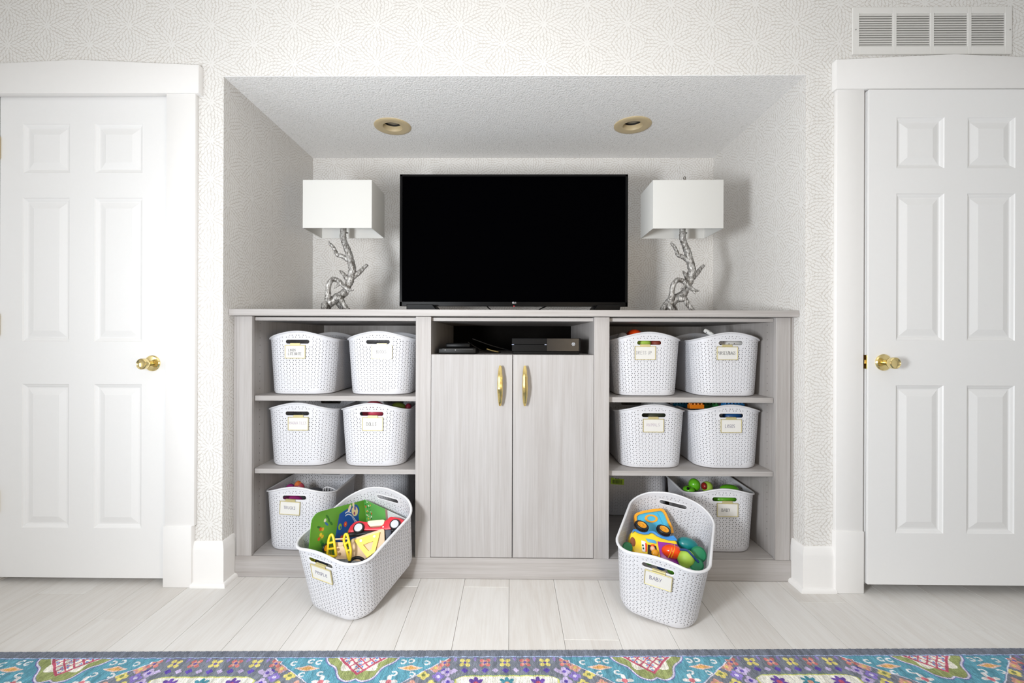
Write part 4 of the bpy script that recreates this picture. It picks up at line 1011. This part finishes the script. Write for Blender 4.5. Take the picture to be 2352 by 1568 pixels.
def patch(name, pts, mat, dy=0, th=.004, Y=None, par=None, bev=.001):
    return obj(name, B().prism(pp(f8, pts, Yv), Yv - .0015 - dy, Yv + th, bev, 2, m=Lv), mat, par or tk)
patch('nose_patch', ell(0, 0, 1, 1) and [(310 + 38 * math.cos(a), 740 + 72 * math.sin(a)) for a in np.linspace(0, 2 * PI, 25)[:-1]], PBRN, .0006)
patch('bumper', [(440, 720), (505, 740), (475, 900), (430, 890)], PWHT, .001)
for cy in (797, 843): patch('headlight', [(452 + 13 * math.cos(a), cy + 16 * math.sin(a)) for a in np.linspace(0, 2 * PI, 17)[:-1]], plain('dark_green_print', '#0e4a2c', .4), .0022)
patch('red_stripe', [(492, 760), (520, 775), (500, 890), (478, 890)], POR, .0016)
patch('window', [(510, 690), (640, 715), (668, 745), (660, 772), (540, 748)], plain('window_blue_plastic', '#5aa9cf', .25), .0014)
cabx = patch('cab_opening', [(530, 785), (650, 805), (660, 960), (500, 955)], plain('dark_cab', '#1b1310', .6), .0008)
x, z = f8(590, 850, Yv); drv = B().ball((x, Yv - .004, z), (.010, .008, .011), 14, 9, m=None).xf(Lv); obj('driver_figure', drv, SKIN, tk)
x, z = f8(612, 915, Yv); obj('driver_body', B().ball((x, Yv - .006, z), (.014, .009, .015), 14, 9).xf(Lv), PORY, tk)
x, z = f8(600, 800, Yv); obj('driver_cap', B().ball((x, Yv - .002, z), (.008, .007, .005), 12, 8).xf(Lv), POR, tk)
patch('truck_bed', [(685, 735), (880, 765), (965, 780), (1045, 885), (1030, 1070), (940, 1080), (690, 990)], PPUR, .004, .03, bev=.003)
cx, cz = f8(855, 900, Yv); bl = B().ball((cx + .004, Yv - .010, cz), (.0405, .030, .0275), 24, 16, m=Matrix.Rotation(.25, 4, 'Y')).xf(Lv); drum = obj('drum', bl, POR, tk)
sp = B()
for off in (-.006, .004):
    sp.tube([(cx + off + .012 * t - .002, Yv - .0395 + .055 * t * t * .35, cz + .026 * t) for t in np.linspace(-.95, .95, 9)], .0018, 6)
sp.xf(Lv); obj('drum_stripe', sp, PORY, drum)
# green turtle and friends
tt = spot('toy_turtle', 'green plush toy turtle with dark green flippers at the right of the tipped right basket', 'toy', 1595, 1285, 1.73)
def blob(name, cx, cy, Y, rx, ry, rz, mat, par, f=f8, sc=6.532, rot=None):
    x, z = f(cx, cy, Y); k = Y / FPX / sc
    return obj(name, B().ball((x, Y, z), (rx * k, ry, rz * k), 22, 14, m=rot), mat, par)
blob('turtle_body', 1125, 985, 1.722, 125, .03, 130, PLIME, tt, rot=Matrix.Rotation(.5, 4, 'Y'))
x_, z_ = f8(1310, 925, 1.735); obj('flipper', B().lathe([(0, -.005), (.024, -.005), (.029, 0), (.024, .005), (0, .006)], 28, Matrix.Translation((x_, 1.735, z_)) @ Matrix.Rotation(-.5, 4, 'Y') @ Matrix.Rotation(1.15, 4, 'X')), PDGR, tt)
x_, z_ = f8(1280, 1075, 1.700); obj('flipper', B().lathe([(0, -.004), (.021, -.004), (.026, 0), (.021, .005), (0, .006)], 28, Matrix.Translation((x_, 1.700, z_)) @ Matrix.Rotation(-.3, 4, 'Y') @ Matrix.Rotation(.75, 4, 'X')), PDGR, tt)
P = [(*f8(a, c, Y), Y) for a, c, Y in ((1030, 850, 1.72), (1140, 862, 1.712), (1210, 930, 1.703), (1310, 1035, 1.70))]
obj('navy_band', B().tube(smoothpath([(p[0], p[2], p[1]) for p in P], 5), .0042, 8), PNAVY, tt)
tt.location.x -= .013; tt.location.y -= .006
t = obj('toy_dome', B().ball((f8(1110, 790, 1.80)[0], 1.80, f8(1110, 790, 1.80)[1]), (.043, .028, .027), 22, 14, m=Matrix.Rotation(.35, 4, 'Y')), PTEAL); tag(t, 'teal toy dome behind the turtle in the tipped right basket', 'toy')
t = obj('toy_disc', B().lathe([(0, -.006), (.0165, -.006), (.0195, 0), (.0165, .006), (0, .007)], 24, Matrix.Translation((f8(205, 828, 1.745)[0], 1.745, f8(205, 828, 1.745)[1])) @ Matrix.Rotation(1.1, 4, 'X')), PDGR); tag(t, 'dark green toy disc at the left wall of the tipped right basket', 'toy')
for px, py, m_, lb in ((1492, 1290, PGRN, 'lime toy ball left behind the hand slot of the tipped right basket'), (1543, 1311, PGRN, 'lime toy ball right behind the hand slot of the tipped right basket'), (1519, 1302, PNAVY, 'navy toy ball behind the middle of the hand slot of the tipped right basket')):
    x, z = at(px, py - 4, 1.70); t = obj('toy_ball', B().ball((x, 1.70, z), .018, 16, 10), m_); tag(t, lb, 'toy ball')

# --- things showing over the rims and through the slots of the shelved baskets
def bit(name, label, px, py, Y, rpx, rdy, rpz, mat, cat='toy', rot=0):
    x, z = at(px, py, Y); k = Y / FPX
    o = obj(name, B().ball((x, Y, z), (rpx * k, rdy, rpz * k), 20, 12, m=Matrix.Rotation(rot, 4, 'Y')), mat); return tag(o, label, cat)
bit('doll_dress', 'coral pink doll dress bulging over the rim of the DOLLS basket', 859, 944, 2.14, 27, .05, 24, PPINK)
bit('doll_leaf', 'olive green doll wrap over the rim of the DOLLS basket', 917, 934, 2.18, 17, .03, 10, plain('olive_cloth', '#6c7a2c', .6), rot=.2)
bit('doll_shoe', 'dark red doll piece at the right of the DOLLS basket', 938, 935, 2.18, 7, .02, 9, plain('dark_red_cloth', '#8a2236', .5))
bit('orange_costume', 'orange dress-up hat over the rim of the DRESS UP basket', 1457, 774, 2.18, 20, .05, 18, POR, 'costume')
bit('white_costume', 'white dress-up cloth over the rim of the DRESS UP basket', 1430, 778, 2.14, 13, .04, 15, PWHT, 'costume')
bit('green_costume', 'light green cloth seen through the slot of the DRESS UP basket', 1478, 788, 2.05, 17, .02, 11, PLIME, 'costume')
bit('brown_costume', 'brown red cloth seen through the slot of the DRESS UP basket', 1508, 788, 2.05, 13, .02, 11, plain('brown_red_cloth', '#7a2f1f', .6), 'costume')
def dots_mat():
    s = N('white_fabric_black_dots'); v = s.coords(); q = s.n('ShaderNodeTexVoronoi'); s.put(q.inputs['Vector'], v); q.inputs['Scale'].default_value = 75; q.inputs['Randomness'].default_value = .6
    s.set(s.mix(s.step(q.outputs['Distance'], .16, .2), lin('#26262a'), lin('#ecebe8')), .7); return s.m
DOTS = dots_mat()
x0, z0_ = at(1620, 759, 2.12); x1, z1_ = at(1645, 778, 2.06)
bag = thing('handbag', 'white handbag with black dots and an upright handle in the PURSES basket', 'bag', (at(1680, 800, 2.09)[0], 2.09, at(1680, 800, 2.09)[1]))
obj('bag_handle', B().tube(smoothpath([(x0, 2.12, z0_), ((x0 + x1) / 2, 2.09, (z0_ + z1_) / 2 + .004), (x1, 2.06, z1_)], 5), [.010] * 11, 12), DOTS, bag)
x, z = at(1683, 790, 2.07); obj('bag_body', B().ball((x, 2.09, z - .004), (.075, .035, .024), 20, 12), DOTS, bag)
def brick(label, px, py, Y, nx, ny, mat, rz=0, tilt=0):
    x, z = at(px, py, Y); u = .0165
    b = B().box(-nx * u / 2, nx * u / 2, -ny * u / 2, ny * u / 2, -.0095, .0095, .0012); 
    t = thing('toy_brick', label, 'toy brick', (x, Y, z), (tilt, 0, rz), 'building bricks over the rim')
    obj('brick_body', b, mat, t, local=True, smooth=0)
    for i in range(nx):
        for j in range(ny): obj('stud', B().lathe([(.0052, .0093), (.0052, .0148), (.0046, .0154), (0, .0154)], 14, Matrix.Translation(((i - (nx - 1) / 2) * u, (j - (ny - 1) / 2) * u, 0))), mat, t, local=True)
    return t
brick('orange studded toy brick over the rim of the bricks basket', 1598, 933, 2.12, 4, 2, plain('orange_brick_plastic', '#e07b12', .3), .06, -.06)
brick('dark teal toy brick at the left over the rim of the bricks basket', 1563, 931, 2.24, 4, 2, plain('teal_brick_plastic', '#135a78', .3), .3)
brick('green toy brick behind the orange brick over the bricks basket', 1632, 932, 2.22, 4, 2, plain('green_brick_plastic', '#2c7a3a', .3), -.12)
brick('bright blue toy brick at the right over the rim of the bricks basket', 1683, 931, 2.16, 6, 2, plain('blue_brick_plastic', '#1f7fc9', .3), .1)
bit('brick_heap', 'dark blue toy bricks seen through the slot of the bricks basket', 1682, 955, 2.07, 22, .03, 11, plain('deep_blue_plastic', '#174c86', .4))
bit('animal_toy', 'dark olive toy animal seen through the slot of the ANIMALS basket', 1502, 955, 2.09, 30, .03, 14, plain('dark_olive_plastic', '#3b4030', .5))
t = spot('toy_tulip', 'magenta and orange toy tulip over the rim of the TRUCKS basket', 'toy', 687, 1122, 2.16)
obj('magenta_half', B().ball((at(687, 1121, 2.16)[0], 2.16, at(687, 1121, 2.16)[1]), (.026, .02, .028), 18, 12), plain('rose_plastic', '#c4505f', .3), t)
obj('orange_tip', B().lathe([(.02, 0), (.012, .012), (0, .018)], 6, Matrix.Translation((at(685, 1112, 2.16)[0], 2.16, at(685, 1112, 2.16)[1]))), plain('warm_orange_plastic', '#dd7a45', .3), t, smooth=0)
bit('toy_plum', 'dark magenta toy ball at the left in the TRUCKS basket', 667, 1120, 2.18, 10, .02, 9, PMAG)
bit('toy_pink', 'magenta toy truck cab seen through the slot of the TRUCKS basket', 671, 1149, 2.07, 24, .03, 12, PMAG)
cg = spot('toy_cage', 'small white toy cage inside the TRUCKS basket', 'toy', 757, 1130, 2.14)
def cgp(a, c, dy=0): x, z = at(560 + a / 4.126, 1060 + c / 4.126, 2.14 + dy); return (x, 2.14 + dy, z)
obj('cage_rail', B().tube(smoothpath([cgp(752, 300), cgp(756, 255), cgp(785, 240), cgp(835, 250), cgp(880, 275), cgp(885, 300)], 5), .0028, 8).tube(smoothpath([cgp(752, 300), cgp(820, 302), cgp(885, 302)], 3), .0026, 8), PWHT, cg)
for a in (775, 800, 828, 855): obj('cage_bar', B().tube([cgp(a, 246 + max(0, a - 800) * .25), cgp(a - 4, 302)], .0024, 8), PWHT, cg)
bit('toy_boulder', 'grey toy wheel block beside the cage in the TRUCKS basket', 725, 1129, 2.22, 18, .03, 9, GREYP)
fg = spot('toy_frog', 'bright green toy frog with a black eye in the BABY basket on the shelf', 'toy', 1592, 1122, 2.10)
obj('frog_head', B().ball((at(1595, 1113, 2.12)[0], 2.12, at(1595, 1113, 2.12)[1]), (.026, .026, .029), 20, 14, m=Matrix.Rotation(-.35, 4, 'Y')), PGRN, fg)
obj('frog_body', B().ball((at(1582, 1124, 2.10)[0], 2.10, at(1582, 1124, 2.10)[1]), (.026, .03, .016), 20, 12), PGRN, fg)
obj('eye', B().ball((at(1581, 1122, 2.068)[0], 2.072, at(1581, 1122, 2.068)[1]), .006, 12, 8), BLACKP, fg)
bd = spot('toy_bird', 'green toy ball with a red patch beside the toy frog', 'toy', 1624, 1120, 2.13)
obj('bird_body', B().ball((at(1624, 1118, 2.13)[0], 2.13, at(1624, 1118, 2.13)[1]), .026, 18, 12), PLIME, bd)
obj('red_patch', B().ball((at(1616, 1115, 2.12)[0], 2.115, at(1616, 1115, 2.12)[1]), (.012, .018, .016), 14, 10), plain('wine_red_plastic', '#8a1f1c', .35), bd)
bit('toy_crocodile', 'green toy crocodile back at the right in the BABY basket on the shelf', 1675, 1122, 2.12, 21, .03, 9, PGRN)
bit('green_toy', 'green toy seen through the slot of the BABY basket on the shelf', 1665, 1145, 2.07, 27, .03, 12, PGRN)

# ------------------------------------------------------------------ rug
def rug_colors(Xc, Wd):
    """patterned border: Wd = distance from the rug's far edge; cartouches every 0.90 m with medallions between"""
    rs = np.random.RandomState(4)
    C = np.tile(np.array(lin('#4f9fb6')[:3]), (len(Xc), 1))
    def L(h): return np.array(lin(h)[:3])
    def S(m, h): C[m] = L(h)
    P = .90; xc = (Xc + .012 + P / 2) % P - P / 2              # about the cartouche centre
    xm = (Xc + .012) % P - P / 2                               # about the medallion centre
    ax, am = np.abs(xc), np.abs(xm); Wf = Wd
    # teal field ornaments
    def flower(px, pw, r, h1, h2, x=None):
        x = am if x is None else x
        d = np.hypot(x - px, Wf - pw); a = np.arctan2(Wf - pw, x - px)
        S(d < r * (.62 + .38 * np.cos(4 * a)), h1); S(d < r * .33, h2)
    S((np.abs(am - .158) / .040 + np.abs(Wf - .082) / .013) < 1, '#e9c3b4'); S((np.abs(am - .158) / .026 + np.abs(Wf - .082) / .008) < 1, '#e5a94a')
    for px, pw in ((.130, .055), (.155, .052), (.165, .108), (.205, .060), (.110, .105)):
        d = np.hypot(am - px, (Wf - pw) * 1.2); S((d < .0125) & (d > .006) & (am > px - .006), '#dfe3e6')
    flower(.100, .137, .027, '#e9e4e2', '#d96a78'); flower(.225, .125, .018, '#e9e4e2', '#d96a78')
    # medallion
    d = np.hypot(am, (Wf - .030) * 1.05); ang = np.arctan2(Wf - .03, am)
    lob = .098 + .012 * np.cos(5 * ang)
    S(d < lob + .009, '#6f62b4'); S(d < lob + .006, '#dcd7ec'); S(d < lob + .001, '#5e58a0'); S(d < lob, '#96a257')
    S(d < .073 + .009 * np.cos(7 * ang), '#ece8da')
    S((am + (Wf - .03)) < .082, '#c8476a')
    g = np.minimum(np.abs(((am + Wf) / .030) % 1 - .5), np.abs(((am - Wf) / .030) % 1 - .5))
    inn = ((am + (Wf - .03)) < .078)
    cell = (np.floor((am + Wf) / .030) + np.floor((am - Wf) / .030)).astype(int) % 3
    for k_, h in enumerate(('#57a7a6', '#e3bd62', '#5a86d6')): S(inn & (g > .11), '#ece8da'); S(inn & (g > .17) & (cell == k_), h)
    S(inn & (g > .36), '#f0ede2')
    # cartouche
    hw = np.where(Wf < .05, .167 + (Wf - .034) * 1.2, np.where(Wf < .060, .200, .200 + (Wf - .060) * 1.33))
    S(ax < hw + .006, '#5f5aa6'); S(ax < hw + .0045, '#dfe1f0'); ins = ax < hw; S(ins, '#767d8b')
    cellx = .0625; ph = (xc + cellx / 2) % cellx - cellx / 2; idx = np.round(xc / cellx).astype(int)
    d = np.hypot(ph, Wf - .060); a = np.arctan2(Wf - .06, ph); pet = .021 * np.abs(np.cos(2 * a + PI / 2)) ** .6
    S(ins & (d < pet) & (idx % 2 == 0), '#dfcf5e'); S(ins & (d < pet) & (idx % 2 != 0), '#dc9a86'); S(ins & (d < pet) & (idx % 2 != 0) & (d > .012), '#d96f6c'); S(ins & (d < .005), '#6652b0')
    c2 = cellx / 2; p2 = (xc + c2 / 2) % c2 - c2 / 2; i2 = np.round(xc / c2).astype(int)
    dd = np.abs(p2) / .0115 + np.abs(Wf - .093) / .0115
    S(ins & (dd < 1) & (i2 % 2 == 0), '#5a3fb0'); S(ins & (dd < .9) & (i2 % 2 != 0), '#c3b1de')
    dd = np.abs((xc + cellx) % cellx - cellx / 2) / .006 + np.abs(Wf - .045) / .012; S(ins & (dd < 1), '#8f7fc4')
    # scattered blossoms at the widening sides
    for px, pw, h1, h2 in ((.215, .083, '#dc9a86', '#dcc35e'), (.250, .112, '#dfcf5e', '#7d8a4a'), (.205, .118, '#8a74cc', '#d7cdf0'), (.178, .100, '#c3b1de', '#6a50b8'), (.175, .140, '#c3b1de', '#5a3fb0'), (.28, .15, '#dc9a86', '#dcc35e'), (.225, .150, '#dfcf5e', '#6652b0')):
        d = np.hypot(ax - px, Wf - pw); a = np.arctan2(Wf - pw, ax - px); S(ins & (d < .019 * (.6 + .4 * np.abs(np.cos(2 * a)))), h1); S(ins & (d < .006), h2)
    # ivory panel
    pw0 = np.where(Wf < .128, .118 + (Wf - .114) * 2.2, .150)
    S((ax < pw0 + .007) & (Wf > .1125), '#7ba06e'); S((ax < pw0 + .0045) & (Wf > .115), '#d9d56a'); S((ax < pw0) & (Wf > .119), '#e7e4d8')
    for px, h in ((-.092, '#6a3fa8'), (0, '#2f8aa0'), (.092, '#6a3fa8')):
        d = np.hypot(xc - px, (Wf - .146)); a = np.arctan2(-(Wf - .146), xc - px)
        S((Wf > .121) & (d < .022 * (.45 + .55 * np.abs(np.cos(3.5 * (a - PI / 2)))) + .004), h); S((Wf > .121) & (d < .008), '#c8476a' if h != '#2f8aa0' else '#e59a78')
    # beyond the border: field with repeating rosettes
    far = Wf > .30; S(far, '#5b6f95')
    gx, gy = (Xc + .012) % .45 - .225, (Wf - .30) % .36 - .18
    d = np.hypot(gx, gy); a = np.arctan2(gy, gx)
    S(far & (d < .15 + .02 * np.cos(8 * a)), '#4f9fb6'); S(far & (d < .10 + .015 * np.cos(8 * a)), '#e7e4d8'); S(far & (d < .065 + .015 * np.cos(6 * a)), '#c8476a'); S(far & (d < .03), '#dfcf5e')
    # edge stripe and binding lines
    S(Wf < .0365, '#6652b0'); S(Wf < .0350, '#a9c6ea'); S(Wf < .0325, '#6f7686')
    g_ = C @ np.array([.3, .55, .15]); C = C * .82 + g_[:, None] * .15 + .03
    n = rs.uniform(.84, 1.12, len(Xc)); return np.clip(C * n[:, None], 0, 1)
ang = .0205; RYF = 1.4850
def rug_mesh():
    xa, xb = -1.86, 1.86
    V = []; F = []; Cc = []; base = 0
    for (w0_, w1_, dw, dx) in ((0., .172, .0016, .0018), (.172, 2.2, .012, .012)):
        nx = int((xb - xa) / dx) + 1; nw = int(round((w1_ - w0_) / dw)) + 1
        xs = np.linspace(xa, xb, nx); ws = np.linspace(w0_, w1_, nw)
        gx, gw = np.meshgrid(xs, ws); gx, gw = gx.ravel(), gw.ravel()
        z = .0105 + .0006 * np.sin(gx * 900) * np.sin(gw * 700); z = np.where(gw < .003, .0055 + .005 * np.sqrt(np.clip(gw / .003, 0, 1)), z)
        wig = .0012 * np.sin(gx * 210) * np.exp(-gw / .004) + .0008 * np.sin(gx * 530 + 1) * np.exp(-gw / .004)
        V.append(np.stack([gx, RYF - gw + wig + gx * ang, z], 1)); Cc.append(rug_colors(gx + .004 * np.sin(gw * 31), gw + .0009 * np.sin(gx * 160)))
        i = np.arange(nx * nw).reshape(nw, nx) + base
        F.append(np.stack([i[:-1, :-1].ravel(), i[1:, :-1].ravel(), i[1:, 1:].ravel(), i[:-1, 1:].ravel()], 1))
        if w0_ == 0:
            e = np.stack([xs, RYF + xs * ang, np.full(nx, .0004)], 1); V.append(e); Cc.append(np.tile(np.array(lin('#5a6070')[:3]), (nx, 1)))
            j = np.arange(nx) + base + nx * nw
            F.append(np.stack([j[:-1], i[0, :-1], i[0, 1:], j[1:]], 1)); base += nx
        base += nx * nw
    V = np.concatenate(V); F = np.concatenate(F); Cc = np.concatenate(Cc)
    me = bpy.data.meshes.new('rug'); me.vertices.add(len(V)); me.vertices.foreach_set('co', V.ravel().astype(np.float32))
    me.loops.add(F.size); me.loops.foreach_set('vertex_index', F.ravel().astype(np.int32))
    me.polygons.add(len(F)); me.polygons.foreach_set('loop_start', (np.arange(len(F)) * 4).astype(np.int32))
    me.update(calc_edges=True); me.validate()
    a = me.color_attributes.new('print', 'FLOAT_COLOR', 'POINT'); full = np.ones((len(V), 4), np.float32); full[:, :3] = Cc
    a.data.foreach_set('color', full.ravel()); me.shade_smooth(); me.materials.append(print_mat('patterned_rug_pile', .95, True, .1)); return me
rug = bpy.data.objects.new('rug', rug_mesh()); COL.objects.link(rug); tag(rug, 'teal and grey oriental patterned rug lying on the pale plank floor', 'rug')
